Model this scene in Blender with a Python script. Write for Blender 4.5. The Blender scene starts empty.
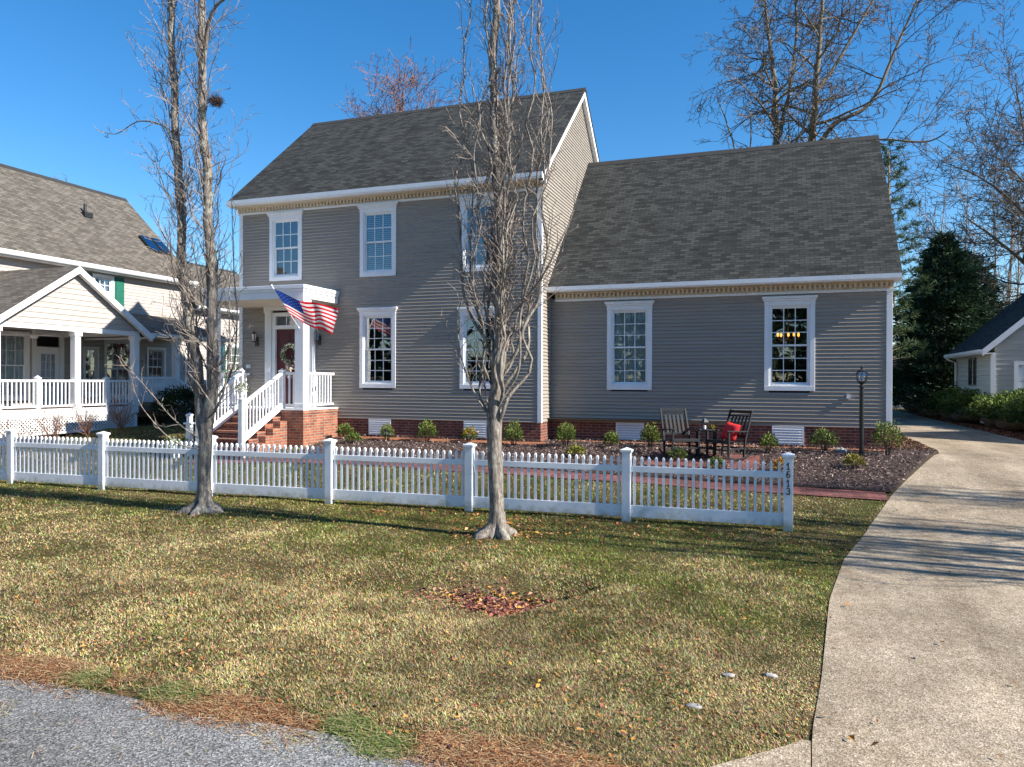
import bpy, math, random
import numpy as np
from mathutils import Vector, Matrix, noise as mnoise
R = math.radians
random.seed(7)
rng = np.random.default_rng(11)
scene = bpy.context.scene
col = scene.collection

# ------------------------------------------------------------------ materials
def new_mat(name):
    m = bpy.data.materials.new(name); m.use_nodes = True
    nt = m.node_tree; nt.nodes.clear()
    out = nt.nodes.new('ShaderNodeOutputMaterial')
    b = nt.nodes.new('ShaderNodeBsdfPrincipled')
    nt.links.new(b.outputs[0], out.inputs[0])
    return m, nt, b
def N(nt, t, **kw):
    n = nt.nodes.new(t)
    for k, v in kw.items():
        if k in n.inputs: n.inputs[k].default_value = v
        else: setattr(n, k, v)
    return n
def ramp(nt, src, stops):
    r = nt.nodes.new('ShaderNodeValToRGB'); e = r.color_ramp.elements
    while len(e) < len(stops): e.new(0.5)
    for i, (p, c) in enumerate(stops):
        e[i].position = p; e[i].color = (*c, 1)
    nt.links.new(src, r.inputs[0]); return r
def mixc(nt, a, b, fac, mode='MIX'):
    m = nt.nodes.new('ShaderNodeMix'); m.data_type = 'RGBA'; m.blend_type = mode
    for s, v in ((0, fac), (6, a), (7, b)):
        if hasattr(v, 'node'): nt.links.new(v, m.inputs[s])
        else: m.inputs[s].default_value = v if s == 0 else (*v, 1)
    return m.outputs[2]
def bump(nt, b, h, strength=.3, dist=.01):
    n = nt.nodes.new('ShaderNodeBump'); n.inputs['Strength'].default_value = strength; n.inputs['Distance'].default_value = dist
    nt.links.new(h, n.inputs['Height']); nt.links.new(n.outputs[0], b.inputs['Normal'])
def simple(name, c, rough=.6, var=.12, scale=6., metal=0., bumps=0., bscale=60., spec=.4):
    m, nt, b = new_mat(name)
    tc = N(nt, 'ShaderNodeTexCoord'); no = N(nt, 'ShaderNodeTexNoise', Scale=scale, Detail=5.)
    nt.links.new(tc.outputs['Object'], no.inputs[0])
    r = ramp(nt, no.outputs[0], [(.3, tuple(x*(1-var) for x in c)), (.7, tuple(min(1, x*(1+var)) for x in c))])
    nt.links.new(r.outputs[0], b.inputs['Base Color'])
    b.inputs['Roughness'].default_value = rough; b.inputs['Metallic'].default_value = metal
    b.inputs['Specular IOR Level'].default_value = spec
    if bumps:
        n2 = N(nt, 'ShaderNodeTexNoise', Scale=bscale, Detail=4.)
        nt.links.new(tc.outputs['Object'], n2.inputs[0]); bump(nt, b, n2.outputs[0], bumps, .01)
    return m
def attr_mat(name, rough=.8, trans=0.):
    m, nt, b = new_mat(name)
    a = nt.nodes.new('ShaderNodeVertexColor'); a.layer_name = 'col'
    nt.links.new(a.outputs[0], b.inputs['Base Color']); b.inputs['Roughness'].default_value = rough
    b.inputs['Specular IOR Level'].default_value = .2
    if trans:
        t = nt.nodes.new('ShaderNodeBsdfTranslucent'); nt.links.new(a.outputs[0], t.inputs[0])
        mx = nt.nodes.new('ShaderNodeMixShader'); mx.inputs[0].default_value = trans
        nt.links.new(b.outputs[0], mx.inputs[1]); nt.links.new(t.outputs[0], mx.inputs[2])
        nt.links.new(mx.outputs[0], nt.nodes['Material Output'].inputs[0])
    return m
def brick_mat(name, c1, c2, mortar, w, h, ms, rough=.85, offset=.5, bstr=.5, dark=None, tint=.5, uvrot=0.):
    m, nt, b = new_mat(name)
    uv = N(nt, 'ShaderNodeUVMap'); src = uv.outputs[0]
    if uvrot:
        mp = N(nt, 'ShaderNodeMapping'); mp.inputs['Rotation'].default_value = (0, 0, uvrot)
        nt.links.new(src, mp.inputs[0]); src = mp.outputs[0]
    # slight waviness so the courses are not ruler straight
    br = N(nt, 'ShaderNodeTexBrick', offset=offset)
    br.inputs['Scale'].default_value = 1.; br.inputs['Brick Width'].default_value = w; br.inputs['Row Height'].default_value = h
    br.inputs['Mortar Size'].default_value = ms; br.inputs['Mortar Smooth'].default_value = .3; br.inputs['Bias'].default_value = 0.
    br.inputs['Color1'].default_value = (*c1, 1); br.inputs['Color2'].default_value = (*c2, 1); br.inputs['Mortar'].default_value = (*mortar, 1)
    nt.links.new(src, br.inputs[0])
    mpn = N(nt, 'ShaderNodeMapping'); mpn.inputs['Scale'].default_value = (1., .35, 1.); nt.links.new(src, mpn.inputs[0]); no = N(nt, 'ShaderNodeTexNoise', Scale=3.6, Detail=8., Roughness=.7); nt.links.new(mpn.outputs[0], no.inputs[0])
    r = ramp(nt, no.outputs[0], [(.32, (1-tint,)*3), (.68, (1+tint*.3,)*3)])
    c = mixc(nt, br.outputs[0], r.outputs[0], 1., 'MULTIPLY')
    n3 = N(nt, 'ShaderNodeTexNoise', Scale=90., Detail=3.); nt.links.new(src, n3.inputs[0])
    r3 = ramp(nt, n3.outputs[0], [(.3, (.7,)*3), (.7, (1.2,)*3)])
    c = mixc(nt, c, r3.outputs[0], .8, 'MULTIPLY')
    nt.links.new(c, b.inputs['Base Color']); b.inputs['Roughness'].default_value = rough
    b.inputs['Specular IOR Level'].default_value = .25
    inv = N(nt, 'ShaderNodeMath', operation='SUBTRACT'); inv.inputs[0].default_value = 1.; nt.links.new(br.outputs['Fac'], inv.inputs[1])
    bump(nt, b, inv.outputs[0], bstr, .008)
    return m
def aggregate(name, stops, scale=70., patch=.25, crack=False):
    m, nt, b = new_mat(name)
    tc = N(nt, 'ShaderNodeTexCoord'); P = tc.outputs['Object']
    vo = N(nt, 'ShaderNodeTexVoronoi', Scale=scale); nt.links.new(P, vo.inputs[0])
    sep = N(nt, 'ShaderNodeSeparateColor'); nt.links.new(vo.outputs['Color'], sep.inputs[0])
    r = ramp(nt, sep.outputs[0], stops)
    no = N(nt, 'ShaderNodeTexNoise', Scale=.7, Detail=8., Roughness=.6); nt.links.new(P, no.inputs[0])
    r2 = ramp(nt, no.outputs[0], [(.3, (1-patch,)*3), (.7, (1+patch*.4,)*3)])
    c = mixc(nt, r.outputs[0], r2.outputs[0], 1., 'MULTIPLY')
    n2 = N(nt, 'ShaderNodeTexNoise', Scale=14., Detail=4.); nt.links.new(P, n2.inputs[0])
    r4 = ramp(nt, n2.outputs[0], [(.35, (.85,)*3), (.65, (1.1,)*3)])
    c = mixc(nt, c, r4.outputs[0], 1., 'MULTIPLY')
    nt.links.new(c, b.inputs['Base Color']); b.inputs['Roughness'].default_value = .9
    b.inputs['Specular IOR Level'].default_value = .2
    bump(nt, b, vo.outputs['Distance'], .5, .006)
    return m
def wear(m, sx, sy, lo, hi, sc=1.):
    nt = m.node_tree; b = nt.nodes['Principled BSDF']; src = b.inputs['Base Color'].links[0].from_socket
    tc = N(nt, 'ShaderNodeTexCoord'); mp = N(nt, 'ShaderNodeMapping'); mp.inputs['Scale'].default_value = (sx, sy, 1); nt.links.new(tc.outputs['Object'], mp.inputs[0])
    no = N(nt, 'ShaderNodeTexNoise', Scale=sc, Detail=7., Roughness=.62); nt.links.new(mp.outputs[0], no.inputs[0])
    r = ramp(nt, no.outputs[0], [(.38, (lo, lo*.98, lo*.95)), (.60, (hi,)*3)]); nt.links.new(mixc(nt, src, r.outputs[0], 1., 'MULTIPLY'), b.inputs['Base Color'])
def siding_mat(name, c):
    m, nt, b = new_mat(name)
    tc = N(nt, 'ShaderNodeTexCoord'); P = tc.outputs['Object']
    mp = N(nt, 'ShaderNodeMapping'); mp.inputs['Scale'].default_value = (.6, .6, 9.); nt.links.new(P, mp.inputs[0])
    no = N(nt, 'ShaderNodeTexNoise', Scale=1., Detail=5.); nt.links.new(mp.outputs[0], no.inputs[0])
    r = ramp(nt, no.outputs[0], [(.3, tuple(x*.9 for x in c)), (.7, tuple(x*1.07 for x in c))])
    nt.links.new(r.outputs[0], b.inputs['Base Color']); b.inputs['Roughness'].default_value = .55
    b.inputs['Specular IOR Level'].default_value = .3
    mp2 = N(nt, 'ShaderNodeMapping'); mp2.inputs['Scale'].default_value = (9., 9., 160.); nt.links.new(P, mp2.inputs[0])
    n2 = N(nt, 'ShaderNodeTexNoise', Scale=1., Detail=3.); nt.links.new(mp2.outputs[0], n2.inputs[0])
    bump(nt, b, n2.outputs[0], .12, .003)
    return m
def bark_mat(name, dark, mid, light, lichen=(.30, .32, .27)):
    m, nt, b = new_mat(name)
    tc = N(nt, 'ShaderNodeTexCoord'); P = tc.outputs['Object']
    mp = N(nt, 'ShaderNodeMapping'); mp.inputs['Scale'].default_value = (22, 22, 5); nt.links.new(P, mp.inputs[0])
    no = N(nt, 'ShaderNodeTexNoise', Scale=1.6, Detail=9., Roughness=.7); nt.links.new(mp.outputs[0], no.inputs[0])
    r = ramp(nt, no.outputs[0], [(.32, dark), (.5, mid), (.68, light)])
    n2 = N(nt, 'ShaderNodeTexNoise', Scale=5., Detail=6.); nt.links.new(P, n2.inputs[0])
    rr = ramp(nt, n2.outputs[0], [(.56, (0, 0, 0)), (.66, (.8, .8, .8))])
    c = mixc(nt, r.outputs[0], lichen, rr.outputs[0])
    nt.links.new(c, b.inputs['Base Color']); b.inputs['Roughness'].default_value = .95; b.inputs['Specular IOR Level'].default_value = .15
    bump(nt, b, no.outputs[0], .9, .02)
    return m
def glass_mat(name, tint=(.8, .85, .9), refl=.5):
    m = bpy.data.materials.new(name); m.use_nodes = True; nt = m.node_tree; nt.nodes.clear()
    out = nt.nodes.new('ShaderNodeOutputMaterial')
    t = N(nt, 'ShaderNodeBsdfTransparent'); t.inputs[0].default_value = (*tint, 1)
    g = N(nt, 'ShaderNodeBsdfGlossy'); g.inputs['Roughness'].default_value = .015
    g.inputs[0].default_value = (.9, .95, 1, 1)
    f = N(nt, 'ShaderNodeFresnel', IOR=1.6)
    tc = N(nt, 'ShaderNodeTexCoord'); no = N(nt, 'ShaderNodeTexNoise', Scale=2.2, Detail=1.)
    nt.links.new(tc.outputs['Object'], no.inputs[0])
    bp = N(nt, 'ShaderNodeBump'); bp.inputs['Strength'].default_value = .12; bp.inputs['Distance'].default_value = .02
    nt.links.new(no.outputs[0], bp.inputs['Height']); nt.links.new(bp.outputs[0], g.inputs['Normal'])
    ad = N(nt, 'ShaderNodeMath', operation='ADD'); ad.use_clamp = True; ad.inputs[1].default_value = refl*.3; nt.links.new(f.outputs[0], ad.inputs[0])
    mx = N(nt, 'ShaderNodeMixShader'); nt.links.new(ad.outputs[0], mx.inputs[0]); nt.links.new(t.outputs[0], mx.inputs[1]); nt.links.new(g.outputs[0], mx.inputs[2])
    nt.links.new(mx.outputs[0], out.inputs[0]); return m

M = {}
M['siding'] = siding_mat('taupe_siding', (.300, .270, .234))
M['cream'] = siding_mat('cream_siding', (.42, .38, .35))
M['greysiding'] = siding_mat('grey_siding', (.50, .465, .41))
M['white'] = simple('white_paint', (.78, .79, .80), .45, .04, 3.)
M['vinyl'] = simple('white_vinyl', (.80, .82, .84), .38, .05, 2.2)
M['beige'] = simple('beige_trim', (.62, .54, .43), .6, .08, 8.)
M['shingle'] = brick_mat('dark_shingle', (.020, .022, .022), (.062, .066, .063), (.014, .014, .014), .21, .088, .007, .95, .5, .8, tint=.22)
M['shingle_brown'] = brick_mat('brown_shingle', (.085, .075, .063), (.17, .152, .13), (.045, .04, .035), .24, .10, .008, .95, .5, .8, tint=.25)
M['shingle_edge'] = simple('shingle_edge', (.03, .03, .03), .95)
M['brick'] = brick_mat('red_brick', (.30, .075, .045), (.145, .045, .035), (.26, .22, .19), .203, .0667, .010, .85, .5, .6, tint=.45)
M['brick_bright'] = brick_mat('orange_brick', (.46, .15, .075), (.24, .085, .055), (.32, .27, .22), .203, .0667, .010, .85, .5, .6, tint=.45)
M['paver'] = brick_mat('brick_paver', (.27, .095, .08), (.17, .065, .058), (.075, .065, .06), .20, .10, .009, .85, .5, .4, tint=.4)
M['concrete'] = aggregate('tan_aggregate', [(0, (.17, .13, .09)), (.25, (.30, .243, .17)), (.6, (.375, .308, .22)), (.85, (.43, .36, .27)), (1, (.56, .50, .42))], 95., .34)
M_c = None
M['asphalt'] = aggregate('worn_asphalt', [(0, (.06, .062, .062)), (.4, (.17, .172, .172)), (.75, (.25, .252, .25)), (1, (.46, .46, .45))], 105., .3)
wear(M['concrete'], 1.6, .16, .80, 1.08); wear(M['concrete'], .5, .5, .86, 1.06, 3.); wear(M['asphalt'], .5, 1.2, .82, 1.06)
M['black'] = simple('black_paint', (.016, .018, .019), .4, .2, 9.)
M['blackwood'] = simple('black_stained_wood', (.010, .011, .012), .65, .3, 20.)
M['greywood'] = simple('slate_painted_wood', (.013, .015, .018), .7, .2, 14.)
M['red'] = simple('red_cloth', (.62, .025, .03), .85, .12, 12., bumps=.3)
M['door'] = simple('burgundy_paint', (.085, .014, .020), .4, .08)
M['green_paint'] = simple('green_shutter', (.012, .13, .085), .5, .1)
M['glass'] = glass_mat('window_glass')
M['skylight'] = glass_mat('skylight_glass', (.1, .15, .2), 1.5)
M['blind'] = simple('window_blind', (.42, .47, .52), .7, .05)
M['curtain'] = simple('sheer_curtain', (.74, .80, .74), .9, .25, 3.)
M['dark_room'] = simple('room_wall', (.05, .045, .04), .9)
M['bark'] = bark_mat('pear_bark', (.05, .043, .037), (.20, .175, .15), (.40, .36, .31), (.38, .37, .31))
M['bark_far'] = bark_mat('far_bark', (.09, .075, .055), (.19, .16, .115), (.30, .25, .19), (.22, .21, .16))
M['twig'] = simple('grey_twig', (.24, .20, .17), .9, .35, 3., spec=.1)
M['twig_red'] = simple('reddish_twig', (.23, .13, .095), .9, .3, 2., spec=.1)
M['twig_far'] = simple('far_twig', (.16, .13, .105), .9, .3, .6, spec=.1)
M['twig_pale'] = simple('pale_twig', (.34, .29, .245), .9, .3, .6, spec=.1)
M['leafattr'] = attr_mat('leaf_surface', .65, .15)
M['grassattr'] = attr_mat('grass_blade', .8, .25)
M['litter'] = attr_mat('litter_surface', .9, .0)
M['metal'] = simple('grey_metal', (.05, .055, .06), .6, .1, metal=.0)
M['brown'] = simple('brown_twigs', (.07, .045, .03), .95, .3)
M['stone'] = simple('pale_stone', (.30, .29, .28), .9, .25, 9., bumps=.5)
M['mud'] = simple('pipe_mouth', (.02, .017, .014), .95)
M['flagred'] = simple('flag_red', (.68, .012, .03), .8, .04)
M['flagwhite'] = simple('flag_white', (.80, .80, .80), .8, .04)
M['flagblue'] = simple('flag_blue', (.015, .05, .26), .8, .04)
for _k in ('flagred', 'flagwhite', 'flagblue'):
    _nt = M[_k].node_tree; _b = _nt.nodes['Principled BSDF']; _t = _nt.nodes.new('ShaderNodeBsdfTranslucent'); _mx = _nt.nodes.new('ShaderNodeMixShader'); _mx.inputs[0].default_value = .5
    _nt.links.new(_b.inputs['Base Color'].links[0].from_socket, _t.inputs[0]); _nt.links.new(_b.outputs[0], _mx.inputs[1]); _nt.links.new(_t.outputs[0], _mx.inputs[2]); _nt.links.new(_mx.outputs[0], _nt.nodes['Material Output'].inputs[0])
M['gold'] = simple('brass', (.5, .35, .12), .35, .1, metal=.8)
M['porch_floor'] = simple('porch_floor_paint', (.16, .13, .11), .7, .1)
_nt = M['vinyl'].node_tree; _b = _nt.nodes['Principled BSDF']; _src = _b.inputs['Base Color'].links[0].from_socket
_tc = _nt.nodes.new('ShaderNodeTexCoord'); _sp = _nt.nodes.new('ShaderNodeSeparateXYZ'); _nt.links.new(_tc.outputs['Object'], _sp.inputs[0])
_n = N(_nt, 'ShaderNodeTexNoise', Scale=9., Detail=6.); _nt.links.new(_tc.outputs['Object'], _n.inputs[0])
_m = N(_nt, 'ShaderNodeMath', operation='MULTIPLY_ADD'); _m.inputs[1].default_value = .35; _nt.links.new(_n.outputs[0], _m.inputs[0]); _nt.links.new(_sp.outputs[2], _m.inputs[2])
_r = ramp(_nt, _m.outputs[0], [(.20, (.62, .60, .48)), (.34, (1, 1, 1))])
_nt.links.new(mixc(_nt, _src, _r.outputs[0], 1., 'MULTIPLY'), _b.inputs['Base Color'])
def emis(name, c, s):
    m, nt, b = new_mat(name); b.inputs['Emission Color'].default_value = (*c, 1); b.inputs['Emission Strength'].default_value = s
    b.inputs['Base Color'].default_value = (*c, 1); return m
M['bulb'] = emis('lit_bulb', (1., .42, .06), 1.4)

# ------------------------------------------------------------------ objects
def finish(o, parent=None, label=None, cat=None, group=None, kind=None):
    col.objects.link(o)
    if parent is not None: o.parent = parent
    if label: o['label'] = label
    if cat: o['category'] = cat
    if group: o['group'] = group
    if kind: o['kind'] = kind
    return o
def thing(name, label, cat, loc=(0, 0, 0), group=None, rz=0.):
    o = bpy.data.objects.new(name, None); o.empty_display_size = .2
    o.location = loc; o.rotation_euler = (0, 0, rz)
    return finish(o, None, label, cat, group)
def wloc(p):
    v = Vector((0, 0, 0))
    while p is not None: v = v + p.location; p = p.parent
    return v

class MB:
    """collects faces in world (or local) coordinates and links them as one mesh"""
    def __init__(s): s.v = []; s.f = []; s.mi = []; s.sm = []; s.cur = 0; s.smooth = False
    def add(s, vs, fs):
        n = len(s.v); s.v += [tuple(p) for p in vs]
        for f in fs: s.f.append([i+n for i in f]); s.mi.append(s.cur); s.sm.append(s.smooth)
        return s
    def quad(s, a, b, c, d): return s.add([a, b, c, d], [(0, 1, 2, 3)])
    def tri(s, a, b, c): return s.add([a, b, c], [(0, 1, 2)])
    def box(s, x0, x1, y0, y1, z0, z1, M4=None):
        vs = [(x, y, z) for x in (x0, x1) for y in (y0, y1) for z in (z0, z1)]
        if M4 is not None: vs = [tuple(M4 @ Vector(v)) for v in vs]
        return s.add(vs, [(0, 1, 3, 2), (4, 6, 7, 5), (0, 4, 5, 1), (2, 3, 7, 6), (0, 2, 6, 4), (1, 5, 7, 3)])
    def prism(s, pts, axis, a0, a1):
        """polygon pts (2D) extruded along axis; other two axes in cyclic xyz order"""
        def P(p, a): return {'x': (a, p[0], p[1]), 'y': (p[0], a, p[1]), 'z': (p[0], p[1], a)}[axis]
        n = len(pts); vs = [P(p, a0) for p in pts]+[P(p, a1) for p in pts]
        return s.add(vs, [tuple(range(n))[::-1], tuple(range(n, 2*n))]+[(i, (i+1) % n, n+(i+1) % n, n+i) for i in range(n)])
    def bar(s, p, q, w, h, up=(0, 0, 1)):
        p = Vector(p); q = Vector(q); d = (q-p).normalized(); up = Vector(up)
        sx = d.cross(up)
        if sx.length < 1e-4: sx = d.cross(Vector((0, 1, 0)))
        sx.normalize(); sy = sx.cross(d).normalized()
        vs = []
        for c in (p, q):
            for a, b in ((-1, -1), (1, -1), (1, 1), (-1, 1)): vs.append(c+sx*a*w/2+sy*b*h/2)
        return s.add(vs, [(0, 1, 2, 3), (4, 7, 6, 5), (0, 4, 5, 1), (1, 5, 6, 2), (2, 6, 7, 3), (3, 7, 4, 0)])
    def tube(s, pts, rad, n=8, cap=True, wob=0.):
        pts = [Vector(p) for p in pts]; vs = []; fs = []
        if not hasattr(rad, '__len__'): rad = [rad]*len(pts)
        sx = None
        for i, p in enumerate(pts):
            d = (pts[min(i+1, len(pts)-1)]-pts[max(i-1, 0)]).normalized()
            if sx is None:
                sx = d.cross(Vector((0, 1, .01)));
                if sx.length < .1: sx = d.cross(Vector((1, 0, 0)))
            sx = (sx-d*sx.dot(d)).normalized(); sy = d.cross(sx)
            for k in range(n):
                t = 2*math.pi*k/n; r = rad[i]*(1+wob*(mnoise.noise(Vector((k*1.7, p.z*3., i*.3)))))
                vs.append(p+sx*math.cos(t)*r+sy*math.sin(t)*r)
        for i in range(len(pts)-1):
            for k in range(n): fs.append((i*n+k, i*n+(k+1) % n, (i+1)*n+(k+1) % n, (i+1)*n+k))
        if cap: fs.append(tuple(range(n))[::-1]); fs.append(tuple((len(pts)-1)*n+k for k in range(n)))
        return s.add(vs, fs)
    def lathe(s, cx, cy, prof, n=16):
        vs = [(cx+r*math.cos(2*math.pi*k/n), cy+r*math.sin(2*math.pi*k/n), z) for z, r in prof for k in range(n)]
        fs = [(i*n+k, i*n+(k+1) % n, (i+1)*n+(k+1) % n, (i+1)*n+k) for i in range(len(prof)-1) for k in range(n)]
        fs += [tuple(range(n))[::-1], tuple((len(prof)-1)*n+k for k in range(n))]
        return s.add(vs, fs)
    def blob(s, c, r, n=10, m=7, amp=.15, seed=0.):
        vs = []; fs = []
        for i in range(m+1):
            ph = math.pi*i/m
            for k in range(n):
                t = 2*math.pi*k/n; d = Vector((math.sin(ph)*math.cos(t), math.sin(ph)*math.sin(t), math.cos(ph)))
                q = 1+amp*mnoise.noise(d*1.8+Vector((seed, 0, 0)))
                vs.append((c[0]+d.x*r[0]*q, c[1]+d.y*r[1]*q, c[2]+d.z*r[2]*q))
        for i in range(m):
            for k in range(n): fs.append((i*n+k, i*n+(k+1) % n, (i+1)*n+(k+1) % n, (i+1)*n+k))
        return s.add(vs, fs)
    def build(s, name, mats, parent=None, bevel=0., uv=False, **kw):
        off = wloc(parent) if parent is not None else Vector((0, 0, 0))
        if kw.pop('local', False): off = Vector((0, 0, 0))
        me = bpy.data.meshes.new(name)
        me.from_pydata([(v[0]-off.x, v[1]-off.y, v[2]-off.z) for v in s.v], [], s.f)
        if not isinstance(mats, (list, tuple)): mats = [mats]
        for m in mats: me.materials.append(m)
        me.polygons.foreach_set('material_index', s.mi); me.polygons.foreach_set('use_smooth', s.sm)
        if uv:
            l = me.uv_layers.new(name='UVMap')
            for p in me.polygons:
                nrm = p.normal
                if abs(nrm.z) > .98: tx = Vector((1, 0, 0)); ty = Vector((0, 1, 0))
                else:
                    tx = Vector((0, 0, 1)).cross(nrm).normalized()
                    if abs(tx.x) > .7 and tx.x < 0 or abs(tx.x) <= .7 and tx.y < 0: tx = -tx
                    ty = nrm.cross(tx);
                    if ty.z < 0: ty = -ty
                for li in p.loop_indices:
                    c = me.vertices[me.loops[li].vertex_index].co + off
                    l.data[li].uv = (c.dot(tx), c.dot(ty))
        me.update()
        o = bpy.data.objects.new(name, me)
        if bevel:
            b = o.modifiers.new('bevel', 'BEVEL'); b.width = bevel; b.segments = 2; b.limit_method = 'ANGLE'; b.angle_limit = R(50)
        return finish(o, parent, **kw)

def np_mesh(name, verts, faces, mats, parent=None, colors=None, smooth=False, midx=None, local=False, **kw):
    """verts (n,3), faces (m,k) with k = 3 or 4, colors (n,3) point colours"""
    off = np.array(wloc(parent)) if (parent is not None and not local) else np.zeros(3)
    verts = np.asarray(verts, float)-off; faces = np.asarray(faces, np.int32)
    me = bpy.data.meshes.new(name); m, k = faces.shape
    me.vertices.add(len(verts)); me.vertices.foreach_set('co', verts.astype(np.float32).ravel())
    me.loops.add(m*k); me.loops.foreach_set('vertex_index', faces.ravel())
    me.polygons.add(m); me.polygons.foreach_set('loop_start', np.arange(0, m*k, k, dtype=np.int32))
    try: me.polygons.foreach_set('loop_total', np.full(m, k, np.int32))
    except Exception: pass
    if not isinstance(mats, (list, tuple)): mats = [mats]
    for q in mats: me.materials.append(q)
    me.polygons.foreach_set('use_smooth', np.full(m, bool(smooth)))
    me.update(calc_edges=True); me.validate()
    if colors is not None:
        a = me.color_attributes.new('col', 'FLOAT_COLOR', 'POINT')
        c = np.ones((len(verts), 4), np.float32); c[:, :3] = np.clip(colors, 0, 1); a.data.foreach_set('color', c.ravel())
    o = bpy.data.objects.new(name, me)
    return finish(o, parent, **kw)

# ------------------------------------------------------------------ terrain
def zt(u, v):
    """height of the ground; numpy friendly"""
    u = np.asarray(u, float); v = np.asarray(v, float)
    t = np.clip((v+5.3)/5.3, 0, 1)
    z = .65*(t*.75+.25*t*t*(3-2*t))
    # drainage swale in the front lawn running to a pipe mouth
    yard = 1/(1+np.exp(np.clip((u-3.30-.55*(v+9.6))*24, -50, 50)))
    c = -9.98+.10*np.sin(u*.6)+.16*np.clip(u-1.5, 0, 3)
    deep = .06+.20*np.exp(-((u-3.1)/.6)**2)
    z = z-deep*np.exp(-((v-c)/(.42+.25*np.exp(-((u-2.6)/1.2)**2)))**2)*yard
    z = z+.012*np.sin(u*1.7+v*.9)*np.cos(v*1.3-u*.5)*np.clip((5.2-u)/.8, 0, 1)*np.clip((-v-.5), 0, 1)
    z = z-np.clip((-12.6-v)/.3, 0, 1)*.06
    return z
def Z(u, v): return float(zt(u, v))
def sheet(name, us, vs, mat, dz=0., mask=None, colors=None, **kw):
    us = np.asarray(us); vs = np.asarray(vs)
    U, V = np.meshgrid(us, vs); P = np.stack([U, V, zt(U, V)+dz], -1).reshape(-1, 3); n = len(us)
    F = np.array([(j*n+i, j*n+i+1, (j+1)*n+i+1, (j+1)*n+i) for j in range(len(vs)-1) for i in range(n-1)])
    return np_mesh(name, P, F, mat, colors=colors(P) if colors else None, smooth=True, **kw)
def lawn_noise(x, y, s, seed=0.):
    return np.array([mnoise.noise(Vector((a*s+seed, b*s, seed))) for a, b in zip(np.ravel(x), np.ravel(y))])
_G = np.array([[mnoise.fractal(Vector((i*.09, j*.09, 3.3)), 1., 2., 4) for j in range(512)] for i in range(512)])
def nz(x, y, s=1., sh=0):
    a = np.asarray(x, float)*s*4+2000+sh*37.; b = np.asarray(y, float)*s*4+2050+sh*91.
    def mir(k): k = k % 1022; return np.where(k > 511, 1022-k, k)
    i = np.floor(a).astype(int); j = np.floor(b).astype(int); f = a-i; g = b-j
    i0, i1, j0, j1 = mir(i), mir(i+1), mir(j), mir(j+1)
    return (_G[i0, j0]*(1-f)+_G[i1, j0]*f)*(1-g)+(_G[i0, j1]*(1-f)+_G[i1, j1]*f)*g
def inter(f, n): return np.linspace(f[0], f[1], n)
us = np.concatenate([[-900, -300, -120, -60, -40, -30, -24, -19], np.arange(-16, 2.2, .16), np.arange(2.2, 4.4, .07), np.arange(4.4, 6.01, .16), [7, 8, 9, 10, 11, 12, 14, 17, 20, 30, 50, 100, 300, 900]])
vs = np.concatenate([[-900, -200, -60, -30, -20, -15], np.arange(-13.6, -10.8, .14), np.arange(-10.8, -9.1, .07), np.arange(-9.1, .41, .14), [1, 2, 4, 8, 12, 20, 40, 80, 200, 900]])
# ground colours: winter lawn with bare straw patches
m, nt, b = new_mat('winter_lawn_soil')
tc = N(nt, 'ShaderNodeTexCoord'); P = tc.outputs['Object']
n1 = N(nt, 'ShaderNodeTexNoise', Scale=1.1, Detail=8., Roughness=.65); nt.links.new(P, n1.inputs[0])
n2 = N(nt, 'ShaderNodeTexNoise', Scale=38., Detail=6., Roughness=.7); nt.links.new(P, n2.inputs[0])
r1 = ramp(nt, n1.outputs[0], [(.35, (.055, .06, .02)), (.6, (.12, .09, .045))])
r2 = ramp(nt, n2.outputs[0], [(.3, (.45,)*3), (.7, (1.45,)*3)])
nt.links.new(mixc(nt, r1.outputs[0], r2.outputs[0], 1., 'MULTIPLY'), b.inputs['Base Color']); b.inputs['Roughness'].default_value = .95
b.inputs['Specular IOR Level'].default_value = .1
bump(nt, b, n2.outputs[0], .8, .03); M['lawn'] = m
sheet('ground', us, vs, M['lawn'], kind='structure', label='winter lawn ground')

# street, driveway, apron, walk, beds ----------------------------------------
DL = [(-13.0, 5.38), (-11.9, 5.42), (-11, 5.52), (-8.9, 5.70), (-7.07, 5.97), (-5, 6.45), (-3.05, 7.02), (.46, 8.32), (1.2, 8.42), (8, 8.45), (12, 8.2), (40, 8.2)]
DRr = [(-13.0, 12.2), (-12.1, 11.2), (-11, 11.0), (40, 11.0)]
def pl(tab, v):
    return np.interp(v, [a for a, b in tab], [b for a, b in tab])
def ribbon(name, vlist, left, right, mat, dz, nx=14, skirt=.12, **kw):
    vlist = np.asarray(vlist); P = []; n = nx+3
    for v in vlist:
        a, b_ = left(v), right(v); uu = np.concatenate([[a], np.linspace(a, b_, nx+1), [b_]])
        zz = zt(uu, np.full(n, v))+dz; zz[0] -= skirt; zz[-1] -= skirt
        P.append(np.stack([uu, np.full(n, v), zz], -1))
    P = np.concatenate(P); F = np.array([(j*n+i, j*n+i+1, (j+1)*n+i+1, (j+1)*n+i) for j in range(len(vlist)-1) for i in range(n-1)])
    return np_mesh(name, P, F, mat, **kw)
ribbon('driveway', np.concatenate([np.arange(-13.03, 2, .25), np.arange(2, 40, 2.)]), lambda v: pl(DL, v), lambda v: pl(DRr, v), M['concrete'], .012, kind='structure', label='exposed aggregate driveway', skirt=.05)
APR = [(-13.0, 4.45), (-12.55, 4.83), (-12.1, 5.28), (-11.95, 5.40)]
ribbon('driveway_apron', np.arange(-13.0, -11.94, .1), lambda v: pl(APR, v), lambda v: pl(DL, v)-.007, M['concrete'], .010, nx=4, skirt=.03, kind='structure', label='concrete flare at the street beside the driveway')
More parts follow.
